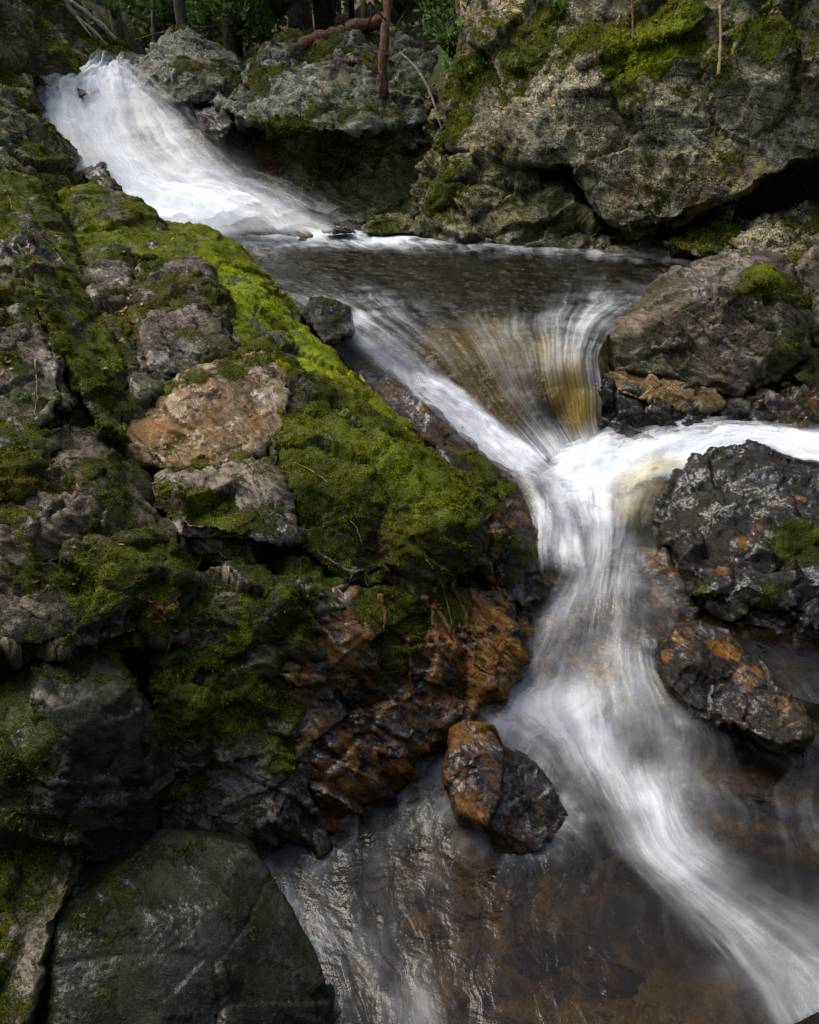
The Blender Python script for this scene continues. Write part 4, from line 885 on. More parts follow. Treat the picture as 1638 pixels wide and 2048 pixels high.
# the waterfall: a body of white water with a thinner veil in front
FALL = [
    [(186, 138, 12.6, 0.1), (205, 138, 12.6, .1), (225, 139, 12.6, .1), (245, 140, 12.6, .1), (265, 141, 12.6, .1), (290, 142, 12.6, .1)],
    [(160, 172, 11.5, .5), (190, 168, 11.6, .8), (215, 164, 11.7, .9), (240, 162, 11.7, 1), (262, 162, 11.7, .9), (285, 172, 11.5, .8)],
    [(72, 205, 10.7, .6), (125, 205, 10.8, .7), (195, 200, 10.9, .95), (262, 196, 10.9, 1), (310, 205, 10.7, .9), (355, 222, 10.4, .5)],
    [(78, 262, 10.2, .75), (135, 270, 10.1, .75), (210, 278, 10.0, .8), (285, 275, 9.9, .38), (355, 262, 9.9, .8), (415, 275, 9.7, .5)],
    [(110, 315, 9.6, .22), (170, 330, 9.4, .50), (250, 340, 9.3, .95), (335, 330, 9.2, .50), (405, 318, 9.2, .80), (490, 330, 9.1, .42)],
    [(150, 370, 9.1, .40), (225, 388, 8.9, .85), (310, 395, 8.8, 1.0), (400, 388, 8.7, .95), (480, 378, 8.7, .75), (580, 388, 8.6, .28)],
    [(200, 425, 8.6, 1.2), (290, 440, 8.4, 1.3), (395, 445, 8.3, 1.3), (500, 436, 8.3, 1.25), (590, 430, 8.3, .85), (680, 434, 8.3, .35)],
    [(240, 470, 8.1, 1.3), (350, 482, 7.9, 1.3), (450, 480, 7.9, 1.3), (545, 472, 8.0, 1.2), (650, 468, 8.0, .9), (765, 462, 8.05, .5)]]
wf = patch('waterfall', FALL, 'fall', 'white waterfall spreading down dark rock steps into the pool', nu=200, nv=360, bumpz=.018, wave=(4, .4), z='depth', fk=1.15, edges=(.3, .8, 0, .25), kind='thing', cat='waterfall', under=.30)
for l_, m_, k_ in ((.10, 'fallmist', 1.0), (.22, 'fallmist2', .9)):
    w2 = patch('spray', FALL, m_, None, nu=90, nv=160, bumpz=.06, wave=(3, 1), z='depth', fk=k_, edges=(.5, 1.3, .2, 0), kind='thing', lift=l_, under=None)
    loc = np.array(w2.location) - np.array(wf.location); w2.parent = wf; w2.location = tuple(loc)
FALL2 = [[(x + 6, y - 4, d - .12, f * .55) for x, y, d, f in r] for r in FALL[1:]]
# ================================================================== GROUND
def tps_fit(xy, z, lam=1e-3):
    n = len(xy); d2 = ((xy[:, None] - xy[None]) ** 2).sum(2); K = np.where(d2 > 0, d2 * np.log(d2 + 1e-12) * .5, 0) + lam * np.eye(n)
    Pm = np.hstack([np.ones((n, 1)), xy]); A = np.zeros((n + 3, n + 3)); A[:n, :n] = K; A[:n, n:] = Pm; A[n:, :n] = Pm.T
    return np.linalg.solve(A, np.concatenate([z, np.zeros(3)]))
def tps_eval(xy, w, q):
    out = np.empty(len(q))
    for s in range(0, len(q), 20000):
        c = q[s:s + 20000]; d2 = ((c[:, None] - xy[None]) ** 2).sum(2)
        out[s:s + 20000] = (np.where(d2 > 0, d2 * np.log(d2 + 1e-12) * .5, 0) @ w[:len(xy)]) + w[len(xy)] + c @ w[len(xy) + 1:]
    return out
gp = list(WPTS)
def g(px, py, d, off=0.0):
    p = P(px, py, d); gp.append((p[0], p[1], p[2] - off))
# left bank: the outcrop stands on rising ground
for q in [(0, 1700, 1.6, .5), (-300, 1700, 1.6, .3), (300, 1500, 2.1, .45), (0, 1300, 2.2, .35), (-300, 1200, 2.3, .3), (300, 1120, 2.75, .35), (600, 1150, 2.85, .5), (800, 1150, 2.95, .5),
          (0, 1000, 2.7, .35), (200, 900, 3.1, .3), (500, 900, 3.4, .35), (700, 900, 3.6, .45), (0, 700, 3.7, .3), (300, 700, 4.0, .3), (500, 680, 4.3, .4), (200, 500, 5.1, .3), (420, 520, 5.2, .4), (0, 450, 5.3, .3),
          (-400, 600, 4.0, 0), (-600, 400, 5.5, 0), (100, 440, 6.5, .8), (0, 400, 7.3, .7), (-400, 100, 8.5, .2), (0, 60, 12.5, .8), (-100, 200, 9.3, .6), (180, 110, 13.8, .4)]: g(*q)
# right bank and behind
for q in [(1638, 1000, 3.8, .6), (1800, 1200, 3.2, .4), (2000, 1000, 3.9, .2), (1500, 650, 5.4, .9), (1700, 600, 5.8, .5), (2100, 500, 5.5, 0), (1400, 480, 8.4, .5), (1800, 450, 8.0, .5), (1100, 450, 9.4, .5), (1850, 850, 4.6, .2), (2100, 1300, 2.8, -.1), (2300, 700, 4.5, -.3)]: g(*q)
for x, y, z_ in [(1.5, 11.0, 2.6), (3.5, 11.0, 3.4), (5.5, 9.5, 3.6), (7, 7, 2.2), (0, 12.8, 1.7), (1.0, 12.2, 2.2), (-2.0, 13.8, 1.75), (-3.2, 13.4, 1.4), (-3.4, 16, 1.55), (-4, 20, 1.75), (-1, 18, 2.6), (3, 16, 4.4), (8, 16, 7), (-8, 14, 4.4), (-9, 9, 3.2), (-9, 20, 5.5), (-14, 14, 7), (-16, 30, 10), (14, 26, 11), (-5, 34, 3.0), (2, 34, 6), (-3, 60, 6), (30, 60, 22), (-35, 60, 22), (40, 10, 20), (-35, 5, 16), (0, -1.5, -1.3), (3, -2.5, -1.3), (-4, -2, 2.5), (6.5, 0, 2.2), (-7, 3, 3.5), (9, 3, 6), (-11, 6, 7), (11, 8, 8), (0, -5, 3.5), (-5, -5, 6), (5, -6, 5), (0, -9, 9), (-10, -8, 11), (10, -8, 11), (12, -2, 9), (-12, 0, 9), (40, -20, 26), (-40, -20, 26), (0, -25, 18), (0, 95, 12)]:  # unseen high ground beside and behind the camera, added to block low sky
    gp.append((x, y, z_))
gp = np.array(gp)
_, keep = np.unique(np.round(gp[:, :2] * 8), axis=0, return_index=True)   # thin out doubles
gp = gp[keep]
wts = tps_fit(gp[:, :2], gp[:, 2], 2e-3)
ys = np.concatenate([np.linspace(-25, .6, 60), .6 * (95 / .6) ** np.linspace(0.005, 1, 560)])
tt = np.linspace(-1, 1, 420); xs_unit = np.sign(tt) * (np.abs(tt) ** 1.7)
Y, T = np.meshgrid(ys, xs_unit, indexing='ij')
Xw = np.clip(np.abs(Y) * 1.1 + 4, 5, 55); X = T * Xw
G2 = np.stack([X.ravel(), Y.ravel()], 1)
Z = tps_eval(gp[:, :2], wts, G2)
def ground_z(x, y):
    return float(tps_eval(gp[:, :2], wts, np.array([[x, y]]))[0])
g3 = np.stack([G2[:, 0], G2[:, 1], Z], 1)
amp_ = np.clip(np.abs(G2[:, 1]) * .02, .015, .25)
c1, _e = chips(g3, 2.6, 1.0)
Z = Z + amp_ * (1.2 * fbm(g3 * 1.2, 4) + .7 * ridged(g3 * 3, 3) * .5 - .4) + np.minimum(amp_, .05) * c1
idx = np.arange(len(Z)).reshape(Y.shape)
ff = np.stack([idx[:-1, :-1], idx[:-1, 1:], idx[1:, 1:], idx[1:, :-1]], -1).reshape(-1, 4)
# ground material: wet orange brown bed by the water, leaf litter and moss up the banks
mat = bpy.data.materials.new('forest_ground'); t = NT(mat)
tc = t.n('ShaderNodeTexCoord').outputs['Object']
n1 = t.noise(tc, 1.1, 6, .65); n2 = t.noise(tc, 9, 6, .7); n3 = t.noise(tc, 55, 4, .7)
bedc = t.mix(t.ramp(n2, .36, .62), (.018, .014, .007), (.27, .18, .07))
bedc = t.mix(t.ramp(t.noise(tc, 3.2, 5, .6), .40, .60), (.010, .010, .009), bedc)
bedc = t.mix(t.ramp(n3, .4, .65, .5, 0), bedc, (.02, .015, .01))
lit = t.voro(tc, 26, 'F1', out='Color'); sepv = t.n('ShaderNodeSeparateColor'); t.l(lit, sepv.inputs[0])
leafc = t.mix(sepv.outputs[0], (.055, .022, .014), (.20, .075, .035))
soil = t.mix(t.ramp(sepv.outputs[1], .35, .7), (.022, .016, .010), leafc)
mossc = t.mix(t.ramp(n3, .4, .62), (.012, .020, .004), (.09, .11, .012))
bank = t.mix(t.ramp(n1, .44, .56), soil, mossc)
col = t.mix(t.attr('bank'), bedc, bank)
r = t.ramp(t.attr('bank'), 0, 1, .25, .9)
bm_ = t.bump(t.math('ADD', t.math('MULTIPLY', n2, 1), t.math('MULTIPLY', n3, .4)), .05, .9)
t.out(t.bsdf(col, r, bm_))
gm = np_mesh('ground', np.stack([G2[:, 0], G2[:, 1], Z], 1), ff)
wp = np.array(WPTS)
dmin = np.full(len(Z), 1e9)
for s in range(0, len(Z), 20000):
    dmin[s:s + 20000] = np.sqrt(((G2[s:s + 20000, None] - wp[None, :, :2]) ** 2).sum(2).min(1))
set_attr(gm, 'bank', sstep(.25, .7, dmin + .15 * fbm(g3 * 2, 3)))
gm.materials.append(mat)
ground = link(bpy.data.objects.new('ground', gm)); tag(ground, None, None, kind='structure')
# ================================================================== VEGETATION
def leaf_mat(name, c1, c2, tl_=.45):
    mat = bpy.data.materials.new(name); t = NT(mat)
    r_ = t.attr('rnd'); c = t.mix(r_, c1, c2)
    c = t.mix(t.ramp(t.noise(t.n('ShaderNodeTexCoord').outputs['Object'], .9, 3), .42, .6, .7, 0), c, tuple(x * .5 for x in c1))
    df = t.n('ShaderNodeBsdfPrincipled'); t.l(c, df.inputs[0]); df.inputs['Roughness'].default_value = .5
    tl = t.n('ShaderNodeBsdfTranslucent'); t.l(c, tl.inputs[0]); mx = t.n('ShaderNodeMixShader'); mx.inputs[0].default_value = tl_
    t.l(df.outputs[0], mx.inputs[1]); t.l(tl.outputs[0], mx.inputs[2]); t.out(mx.outputs[0]); return mat
def bark_mat(name, c1, c2, moss=.0, sc=1.):
    mat = bpy.data.materials.new(name); t = NT(mat); tc = t.n('ShaderNodeTexCoord').outputs['Object']
    n_ = t.noise(t.vmul(tc, (1, 1, .35)), 34 * sc, 6, .78); n2_ = t.noise(tc, 4 * sc, 4, .6)
    c = t.mix(t.ramp(n_, .35, .65), c1, c2)
    c = t.mix(t.ramp(n2_, .58 - moss * .3, .68 - moss * .25, 0, min(1, moss * 1.6)), c, (.05, .065, .012))
    t.out(t.bsdf(c, .85, t.bump(n_, .045, 1.0), spec=.2)); return mat
M['leaf_far'] = leaf_mat('hemlock_needles', (.05, .11, .03), (.16, .27, .07))
M['leaf_mid'] = leaf_mat('understory_leaves', (.08, .17, .03), (.24, .36, .06))
M['leaf_bright'] = leaf_mat('bright_leaves', (.08, .18, .02), (.26, .40, .04))
M['leaf_brown'] = leaf_mat('fallen_leaves_brown', (.20, .055, .020), (.42, .17, .06), .2)
M['leaf_yellow'] = leaf_mat('yellow_green_leaf', (.42, .50, .08), (.50, .58, .10), .3)
M['bark'] = bark_mat('forest_bark', (.06, .05, .035), (.24, .20, .15), .3)
M['bark_mossy'] = bark_mat('mossy_bark', (.06, .05, .035), (.22, .19, .13), .8)
M['bark_red'] = bark_mat('red_brown_bark', (.06, .030, .018), (.24, .13, .075), .15)
M['wood_pale'] = bark_mat('pale_dead_wood', (.12, .10, .075), (.36, .31, .24), .1)
M['root'] = bark_mat('wet_root', (.030, .014, .007), (.24, .12, .045), 0)
M['straw'] = bark_mat('dry_straw', (.22, .15, .06), (.40, .30, .14), 0)
RG = np.random.RandomState(11)
def leaf_mesh(name, ctr, dirs, size, mat, aspect=.45, parent=None):
    """one small folded diamond leaf per centre"""
    n = len(ctr); d = dirs / (np.linalg.norm(dirs, axis=1)[:, None] + 1e-9)
    s_ = np.cross(d, RG.normal(size=(n, 3))); s_ /= np.linalg.norm(s_, axis=1)[:, None]
    sz = (size * (.6 + .8 * RG.rand(n)))[:, None]
    nn = np.cross(d, s_)
    V = np.stack([ctr - d * sz * .5, ctr + s_ * sz * aspect * .5 + nn * sz * .06, ctr + d * sz * .5, ctr - s_ * sz * aspect * .5 + nn * sz * .06], 1).reshape(-1, 3)
    m = np_mesh(name, V, np.arange(4 * n).reshape(-1, 4), smooth=False)
    set_attr(m, 'rnd', np.repeat(RG.rand(n), 4)); m.materials.append(M[mat])
    return link(bpy.data.objects.new(name, m), parent)
def empty(name, loc, rz=0.):
    o = bpy.data.objects.new(name, None); o.empty_display_size = .2; o.location = loc; o.rotation_euler = (0, 0, rz); return link(o)
def make_tree(name, h, r0, crown_from, nl, lsize, mat, bark, spread, label, group, conifer=True):
    root = empty(name, (0, 0, 0)); tag(root, label, 'tree', group)
    zs = np.linspace(-.4, h, 12); wob = np.cumsum(RG.normal(size=(12, 2)) * .035 * h / 10, axis=0)
    pts = [(wob[i, 0], wob[i, 1], zs[i]) for i in range(12)]; rr = [r0 * (1.25 - 1.15 * max(0, z_) / h) for z_ in zs]
    parts = [tube_geo(pts, rr, 8)]
    nb = int(26 if conifer else 16); cs, ds = [], []
    for k in range(nb):
        z_ = crown_from + (h - crown_from) * (k + RG.rand()) / nb; a = RG.rand() * 6.28
        L = spread * (1 - .8 * (z_ - crown_from) / (h - crown_from + .01)) * (.6 + .5 * RG.rand())
        i = np.interp(z_, zs, np.arange(12)); bx_, by_ = np.interp(z_, zs, wob[:, 0]), np.interp(z_, zs, wob[:, 1])
        sag = -.18 * L if conifer else .35 * L
        bp = [np.array([bx_, by_, z_]) + np.array([math.cos(a) * L * u, math.sin(a) * L * u, sag * u * u + .05 * RG.normal() * L * u]) for u in (0, .35, .7, 1)]
        parts.append(tube_geo(bp, [r0 * .28, r0 * .18, r0 * .1, .004], 5))
        m_ = nl // nb; u = RG.rand(m_) ** .6
        c = np.array([bp[0] * (1 - x) + bp[3] * x for x in u]); c[:, 2] += sag * (u * u - u)
        w = (.10 + .26 * L * (1 - .5 * u))[:, None]
        c += RG.normal(size=(m_, 3)) * w * np.array([1, 1, .28 if conifer else .8]) * .6
        cs.append(c); ds.append(np.stack([math.cos(a) + RG.normal(size=m_) * .7, math.sin(a) + RG.normal(size=m_) * .7, -.2 + RG.normal(size=m_) * .4], 1))
    geo_obj('trunk', parts, M[bark], root)
    leaf_mesh('crown', np.concatenate(cs), np.concatenate(ds), lsize, mat, parent=root)
    return root
def copy_tree(o, parent=None):
    c = o.copy(); link(c); c.parent = parent
    for ch in list(o.children): copy_tree(ch, c)
    return c
protos = [
    make_tree('hemlock_tree', 11, .13, .9, 5200, .20, 'leaf_far', 'bark', 2.3, 'dark', 'trees in the forest beyond the waterfall'),
    make_tree('slender_tree', 13, .085, 5.0, 2600, .22, 'leaf_mid', 'bark', 1.8, 'dark', 'trees in the forest beyond the waterfall', False),
    make_tree('understory_tree', 4.5, .04, .3, 4200, .13, 'leaf_mid', 'bark_mossy', 1.5, 'dark', 'trees in the forest beyond the waterfall', False)]
KL = ['dark hemlock with drooping boughs in the forest behind the waterfall', 'slim bare stemmed tree in the forest behind the waterfall', 'low leafy young tree in the forest behind the waterfall']
KN = ['dark drooping hemlock', 'slim bare stemmed tree', 'low leafy young tree']
spots = []
rg = random.Random(5)
for k in range(13): spots.append((1, rg.uniform(215, 720), rg.uniform(17, 30)))
for k in range(8): spots.append((0, rg.uniform(120, 900), rg.uniform(22, 44)))
for k in range(8): spots.append((2, rg.uniform(240, 900), rg.uniform(15.5, 26)))
for k in range(7): spots.append((1, 232 + 38 * k + rg.uniform(-12, 12), rg.uniform(14.2, 17.5)))
spots += [(0, 590, 14.6), (0, 660, 15.5), (1, 455, 15.0), (1, 320, 16.0), (2, 520, 14.6), (0, -150, 17), (0, 20, 20), (0, 960, 14.5), (0, 1150, 15), (2, 850, 14), (0, 1400, 15)]
first = [True] * 3
for kind, px, dep in spots:
    x = ray(px, 60)[0] / ray(px, 60)[1] * dep
    o = protos[kind] if first[kind] else copy_tree(protos[kind]); first[kind] = False
    zone = 'above the upper left slope' if px < 200 else 'in the gap above the lip of the waterfall' if px < 290 else 'behind the wedge shaped boulder' if px < 500 else 'behind the layered outcrop and its log' if px < 790 else 'behind the leafy shrub by the cliff' if px < 900 else 'beyond the top of the cliff'
    o['label'] = KN[kind] + (' standing close ' if dep < 15.5 else ' standing near ' if dep < 19 else ' far off ' if dep > 27 else ' ') + zone; o['group'] = KN[kind] + ' ' + zone
    o.location = (x, dep, ground_z(x, dep) - .15); o.rotation_euler = (0, 0, rg.uniform(0, 6.28)); s_ = rg.uniform(.8, 1.2); o.scale = (s_, s_, s_)

# ---- single trunks, logs and sticks near the pool
def stick(name, pts, rads, mat, label, cat, seg=8, branches=()):
    W = [P(*p) for p in pts]; org = W[0].copy()
    W = catmull(np.array(W), max(8, 5 * len(W))); R = np.interp(np.linspace(0, 1, len(W)), np.linspace(0, 1, len(rads)), rads)
    W = W + RG.normal(size=W.shape) * (R * .12)[:, None]
    R = R * (1 + .12 * RG.normal(size=len(R)))
    geo = [tube_geo(W - org, R, seg)]
    for bpts, br in branches:
        b_ = catmull(np.array([P(*p) for p in bpts]), 8); geo.append(tube_geo(b_ - org, np.linspace(br, br * .3, 8), 6))
    o = geo_obj(name, geo, M[mat]); o.location = org; tag(o, label, cat); return o
stick('tree_trunk', [(775, 232, 10.2), (768, 190, 10.0), (764, 140, 10.0), (772, 60, 10.1), (776, -60, 10.3), (770, -200, 10.6)], [.062, .055, .05, .05, .048, .04], 'bark_red', 'slender red brown tree trunk standing on the layered outcrop', 'tree',
      branches=[([(764, 235, 10.1), (760, 190, 9.95), (768, 130, 10.0)], .045), ([(766, 150, 10.0), (742, 138, 9.9), (722, 118, 9.9), (712, 112, 9.9)], .012), ([(771, 70, 10.1), (790, 56, 10.0), (806, 30, 10.0)], .012), ([(772, 40, 10.1), (755, 22, 10.0), (744, -6, 10.0)], .014), ([(765, 110, 10.0), (782, 104, 9.9), (790, 96, 9.9)], .008)])
stick('tree_trunk', [(731, 62, 12.2), (728, 20, 12.3), (724, -80, 12.5)], [.05, .045, .04], 'bark_mossy', 'short grey trunk rising behind the fallen log', 'tree')
stick('tree_trunk', [(985, 165, 9.15), (986, 110, 9.2), (1000, 40, 9.3), (1006, -80, 9.5)], [.055, .045, .04, .04], 'bark_mossy', 'pale mossy trunk at the left end of the cliff', 'tree')
stick('fallen_log', [(592, 96, 11.9), (640, 76, 12.0), (700, 60, 12.1), (775, 38, 12.2)], [.05, .085, .09, .085], 'bark_red', 'reddish fallen log resting on top of the layered outcrop', 'log', branches=[([(640, 76, 12.0), (625, 92, 11.8)], .03), ([(690, 62, 12.1), (684, 40, 12.0), (672, 24, 12.0)], .02), ([(735, 50, 12.1), (742, 30, 12.0), (740, 10, 12.0)], .018), ([(665, 68, 12.0), (660, 84, 11.8)], .014)])
stick('broken_branch', [(640, 133, 11.0), (675, 126, 11.05), (712, 124, 11.1)], [.035, .045, .03], 'bark_red', 'short broken branch lying on the layered outcrop', 'branch')
stick('dead_branch', [(128, -10, 12.0), (150, 30, 12.0), (185, 60, 12.0), (215, 92, 12.0)], [.03, .028, .022, .012], 'wood_pale', 'brown dead branch leaning down the upper left slope', 'branch', branches=[([(150, 30, 12.0), (185, 75, 11.8)], .015)])
stick('dead_branch', [(140, 2, 12.6), (190, 40, 12.6), (233, 80, 12.6)], [.03, .035, .03], 'wood_pale', 'pale straight dead branch beside the brown one', 'branch')
stick('bent_twig', [(800, 105, 9.6), (835, 140, 9.4), (862, 190, 9.2), (884, 262, 9.0)], [.014, .013, .012, .008], 'wood_pale', 'thin bent twig hanging over the dark gap', 'twig', seg=5)
stick('dead_twig', [(1437, 150, 7.25), (1441, 90, 7.4), (1440, 10, 7.6)], [.014, .012, .010], 'straw', 'thin straw coloured stem standing on the cliff face', 'twig', seg=5)
stick('dead_twig', [(1266, 82, 7.6), (1265, 30, 7.75), (1262, -30, 7.9)], [.010, .010, .008], 'bark_red', 'thin brown stem hanging over the bright moss pad', 'twig', seg=5)
stick('thin_stem', [(310, 100, 15), (306, 40, 15), (308, -60, 15)], [.04, .035, .03], 'wood_pale', 'thin pale stem left of the wedge shaped boulder', 'tree', seg=6)
stick('dead_branch', [(270, 80, 14.5), (340, 62, 14.4), (430, 52, 14.3)], [.015, .018, .01], 'bark_red', 'thin bare branch lying across the far forest floor', 'branch', seg=5)

# ---- leafy plants on the banks
def leafy_plant(px, py, d, rad_, n, size, mat, label, name='leafy_plant', cat='plant', droop=0.):
    p = P(px, py, d); root = empty(name, tuple(p)); tag(root, label, cat)
    geo = []; cs = []; ds = []
    k = max(4, n // 14)
    for i in range(k):
        a = RG.rand() * 6.28; L = rad_ * (.5 + .6 * RG.rand()); tip = np.array([math.cos(a) * L, math.sin(a) * L * .7 - .2 * L, L * (.9 - droop) * (.4 + RG.rand())])
        q = [tip * u + np.array([0, 0, .25 * L * math.sin(3.1 * u)]) for u in (0, .35, .7, 1)]
        geo.append(tube_geo(q, [.012 * rad_ + .001, .010 * rad_ + .001, .006 * rad_ + .001, .001], 4))
        for j in range(n // k):
            u = .25 + .75 * RG.rand(); c = np.array([np.interp(u, (0, .35, .7, 1), [x[e] for x in q]) for e in range(3)])
            dd = np.cross(tip, RG.normal(size=3)); dd /= np.linalg.norm(dd) + 1e-9; dd = dd * .8 + tip / L * .5
            cs.append(c + dd * size * .5); ds.append(dd)
    geo_obj('stem', geo, M['bark_mossy'], root); leaf_mesh('leaves', np.array(cs), np.array(ds), size, mat, parent=root)
    return root
for px, py, d, r_, n, sz, mt, lab in [
    (905, 120, 9.9, .65, 420, .075, 'leaf_mid', 'leafy green shrub between the outcrop and the cliff'),
    (925, 60, 10.4, .7, 420, .08, 'leaf_bright', 'bright green shrub at the top beside the mossy trunk'),
    (925, 170, 9.3, .25, 120, .06, 'leaf_bright', 'small bright plant at the left end of the cliff'),
    (1080, 105, 8.9, .20, 60, .07, 'leaf_bright', 'little green plant on a cliff shelf'),
    (1125, 55, 8.8, .28, 130, .07, 'leaf_bright', 'ferny green plant near the top of the cliff'),
    (1060, 20, 9.4, .4, 180, .07, 'leaf_mid', 'green plant above the mossy end of the cliff'),
    (800, 30, 12.5, .7, 260, .08, 'leaf_mid', 'green shrub behind the red brown trunk'),
    (480, 60, 13.5, .7, 360, .08, 'leaf_bright', 'yellow green shrub behind the wedge shaped boulder'),
    (440, 20, 14.5, .9, 400, .09, 'leaf_mid', 'mid green shrub above the wedge shaped boulder'),
    (560, 40, 13.2, .9, 600, .08, 'leaf_far', 'dark evergreen sapling behind the fallen log'),
    (850, 200, 9.9, .3, 120, .05, 'leaf_mid', 'low mossy plant above the dark gap'),
    (1520, 20, 7.9, .25, 100, .05, 'leaf_mid', 'small plant on top of the cliff at right'),
    (20, 80, 11, .4, 160, .06, 'leaf_mid', 'small plant on the upper left slope'),
    (230, 40, 13.5, .45, 220, .06, 'leaf_mid', 'green plant at the foot of the far slope')]:
    leafy_plant(px, py, d, r_, n, sz, mt, lab)
def on_rock(px, py, obs=None):
    h = hit(px, py, obs)
    return (np.array(h[0]), np.array(h[2])) if h else None
for px, py, r_, n, sz, lab in [(208, 748, .07, 26, .030, 'small bright green clover like plant below the rounded grey block'), (62, 800, .05, 12, .022, 'tiny green sprig on the dark rock at the left edge'),
                               (246, 866, .035, 12, .022, 'bright green sprig beside the puddle'), (95, 1940, .045, 60, .008, 'tuft of pale green moss in the lower left corner'),
                               (1135, 660, .02, 0, .01, '')]:
    if not lab: continue
    h = on_rock(px, py)
    if h is None: continue
    r = leafy_plant(0, 0, 1, r_, n, sz, 'leaf_bright', lab); r.location = tuple(h[0])
# ---- fallen leaves, one object each
rgl = np.random.RandomState(3)
def fallen_leaf(px, py, size, mat, label, group=None, aspect=.5):
    h = on_rock(px, py)
    if h is None: return
    c, n = h; n = n / np.linalg.norm(n)
    if n @ (CAM - c) < 0: n = -n
    d = np.cross(n, rgl.normal(size=3)); d /= np.linalg.norm(d); s_ = np.cross(n, d)
    prof = [(0, .0), (.15, .55), (.4, 1), (.7, .75), (1, 0)]; V = []; F = []
    for i, (u, w) in enumerate(prof):
        x = (u - .5) * size; curl = .18 * size * (u - .5) ** 2 * 4
        V += [d * x + s_ * (w * aspect * .5 * size) + n * (curl + .12 * size * w), d * x + n * curl, d * x - s_ * (w * aspect * .5 * size) + n * (curl + .12 * size * w)]
        if i: k = 3 * i; F += [(k - 3, k - 2, k + 1, k), (k - 2, k - 1, k + 2, k + 1)]
    V = np.array(V) + n * .004
    m = np_mesh('fallen_leaf', V, np.array(F)); set_attr(m, 'rnd', np.full(len(V), rgl.rand())); m.materials.append(M[mat])
    o = link(bpy.data.objects.new('fallen_leaf', m)); o.location = tuple(c); tag(o, label, 'leaf', group)
fallen_leaf(720, 760, .085, 'leaf_yellow', 'single yellow green leaf lying on wet rock beside the mossy ridge')
WHERE = ['in the little pile above the pointed boulder', 'in the stony hollow between the mossy ridges', 'just below the pale edged ledge', 'on the broken rock at the left edge', 'on the moss cushion at the crest', 'on the broad dark moss face', 'on the slanting mossy fin', 'on the dark mossy step at the left', 'by the tan slab and its puddle', 'low on the broad moss face', 'on the bank between outcrop and cliff', 'on the ledge along the top of the cliff', 'on the shaded moss beside the pointed boulder', 'on the lichened rock at the left edge', 'on the bright moss ridge above the pool']
for ci, (cx, cy, sx, sy, n, sz) in enumerate([(325, 1215, 22, 30, 9, .022), (240, 600, 40, 60, 12, .035), (490, 1165, 15, 6, 3, .03), (15, 720, 12, 25, 5, .03), (300, 520, 60, 40, 5, .035), (520, 1000, 160, 120, 8, .016), (110, 480, 60, 60, 6, .03),
                                (160, 1120, 100, 60, 6, .02), (300, 900, 30, 40, 4, .025), (650, 1100, 140, 60, 6, .014), (860, 170, 30, 50, 8, .06), (1350, 30, 180, 30, 7, .05), (360, 1290, 40, 40, 5, .018), (30, 560, 30, 40, 4, .03), (560, 560, 60, 60, 4, .03)]):
    for k in range(n): fallen_leaf(cx + rgl.normal() * sx * .6, cy + rgl.normal() * sy * .6, sz * (.7 + .6 * rgl.rand()), 'leaf_brown', 'small orange brown leaf ' + WHERE[ci], 'brown leaves ' + WHERE[ci], .42)
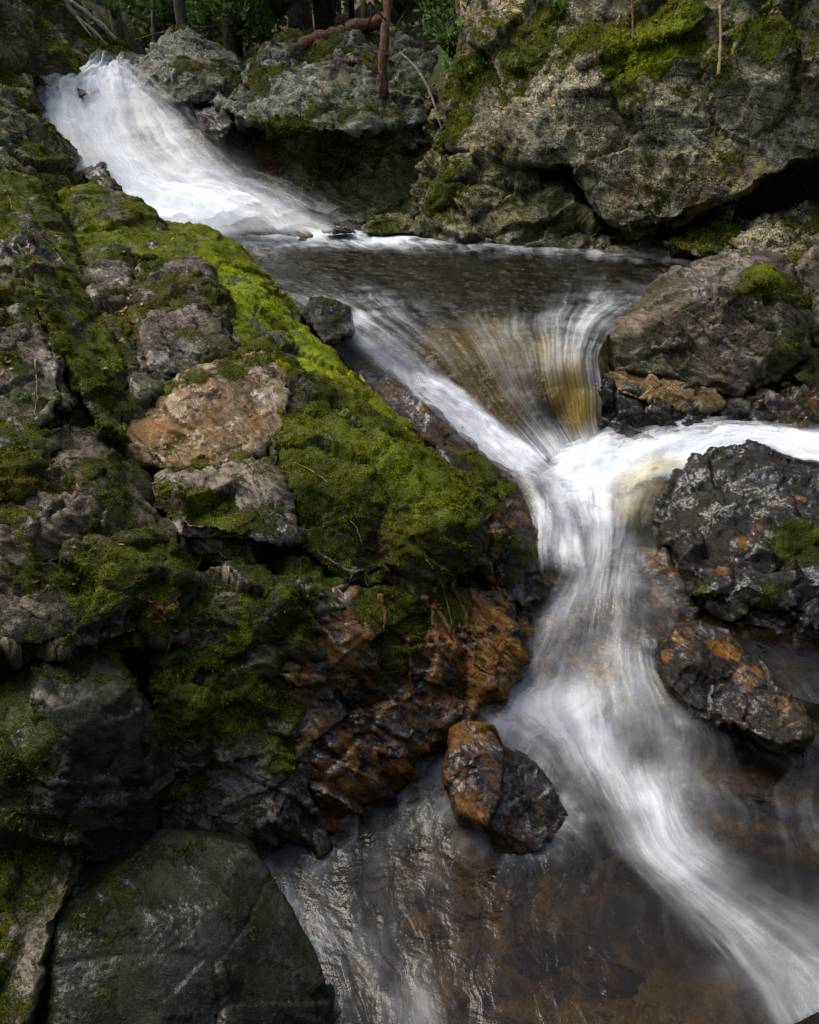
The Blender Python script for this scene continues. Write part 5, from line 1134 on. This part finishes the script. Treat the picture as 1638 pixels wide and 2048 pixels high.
# ---- roots and straws that hang down the wet face
def surf_line(name, pts, r0, r1, mat, label, cat, group=None, lift=.35, obs=None, seg=6):
    W = []
    n = 5 * len(pts); a = catmull(np.array(pts, float), n)
    for x, y in a:
        h = on_rock(x, y, obs)
        if h is not None: W.append(h[0] + (CAM - h[0]) / np.linalg.norm(CAM - h[0]) * r0 * lift)
    if len(W) < 4: return
    W = np.array(W)
    # a root does not jump between rocks: smooth the depth along its length
    for _ in range(3): W[1:-1] = (W[:-2] + W[1:-1] + W[2:]) / 3
    R = np.linspace(r0, r1, len(W)) * (1 + .35 * rgl.normal(size=len(W)).clip(-1, 1)); W = W + rgl.normal(size=W.shape) * (R * .5)[:, None]
    org = W[0].copy(); o = geo_obj(name, [tube_geo(W - org, R, seg)], M[mat]); o.location = org; tag(o, label, cat, group)
G2_ = 'wet brown roots hanging down the rusty rock face'
for pts in [[(985, 1165), (1015, 1195), (1040, 1225)], [(845, 1195), (870, 1240), (880, 1290), (905, 1330)], [(760, 1190), (770, 1240), (765, 1280)], [(920, 1250), (945, 1265), (960, 1300)], [(975, 1150), (1000, 1200), (1030, 1235), (1045, 1262)], [(940, 1180), (965, 1225), (1005, 1265), (1035, 1285)], [(900, 1165), (930, 1230), (950, 1280)],
            [(955, 1240), (985, 1290), (1020, 1325)], [(870, 1210), (900, 1260), (915, 1300)], [(930, 1290), (955, 1330), (985, 1350)], [(815, 1280), (822, 1340), (815, 1400)]]:
    where = 'close to the white water' if pts[0][0] > 950 else 'right of the dry grass stem' if pts[0][0] > 890 else 'in the middle of the face' if pts[0][0] > 800 else 'near the pale ridge'
    surf_line('hanging_root', pts, .0125, .002, 'root', ('short' if len(pts) < 4 and pts[-1][1] - pts[0][1] < 100 else 'long') + ' wet brown root ' + ('high on' if pts[0][1] < 1200 else 'low on') + ' the rusty face ' + where, 'root', G2_)
for pts in [[(852, 1118), (880, 1160), (900, 1230), (908, 1270)], [(590, 925), (630, 945), (655, 965)], [(1100 - 400, 1040), (715, 1060), (725, 1090)], [(10, 380), (20, 400), (24, 420)], [(100, 490), (118, 512), (132, 535)], [(70, 720), (75, 780), (68, 830)]]:
    lab_ = {852: 'long dry grass stem hanging beside the brown roots', 590: 'dry grass stem beside the pale edged ledge', 700: 'short dry grass stem in the middle of the mossy face', 10: 'tiny pale grass stem at the top of the slanting fin', 100: 'dry yellow grass stem by the moss cushion', 70: 'upright dry grass stem on the broken rock at the left edge'}[pts[0][0]]
    surf_line('dry_grass_stem', pts, .0028, .0015, 'straw', lab_, 'grass stem', 'dry grass stems on the mossy rocks', lift=1.5)
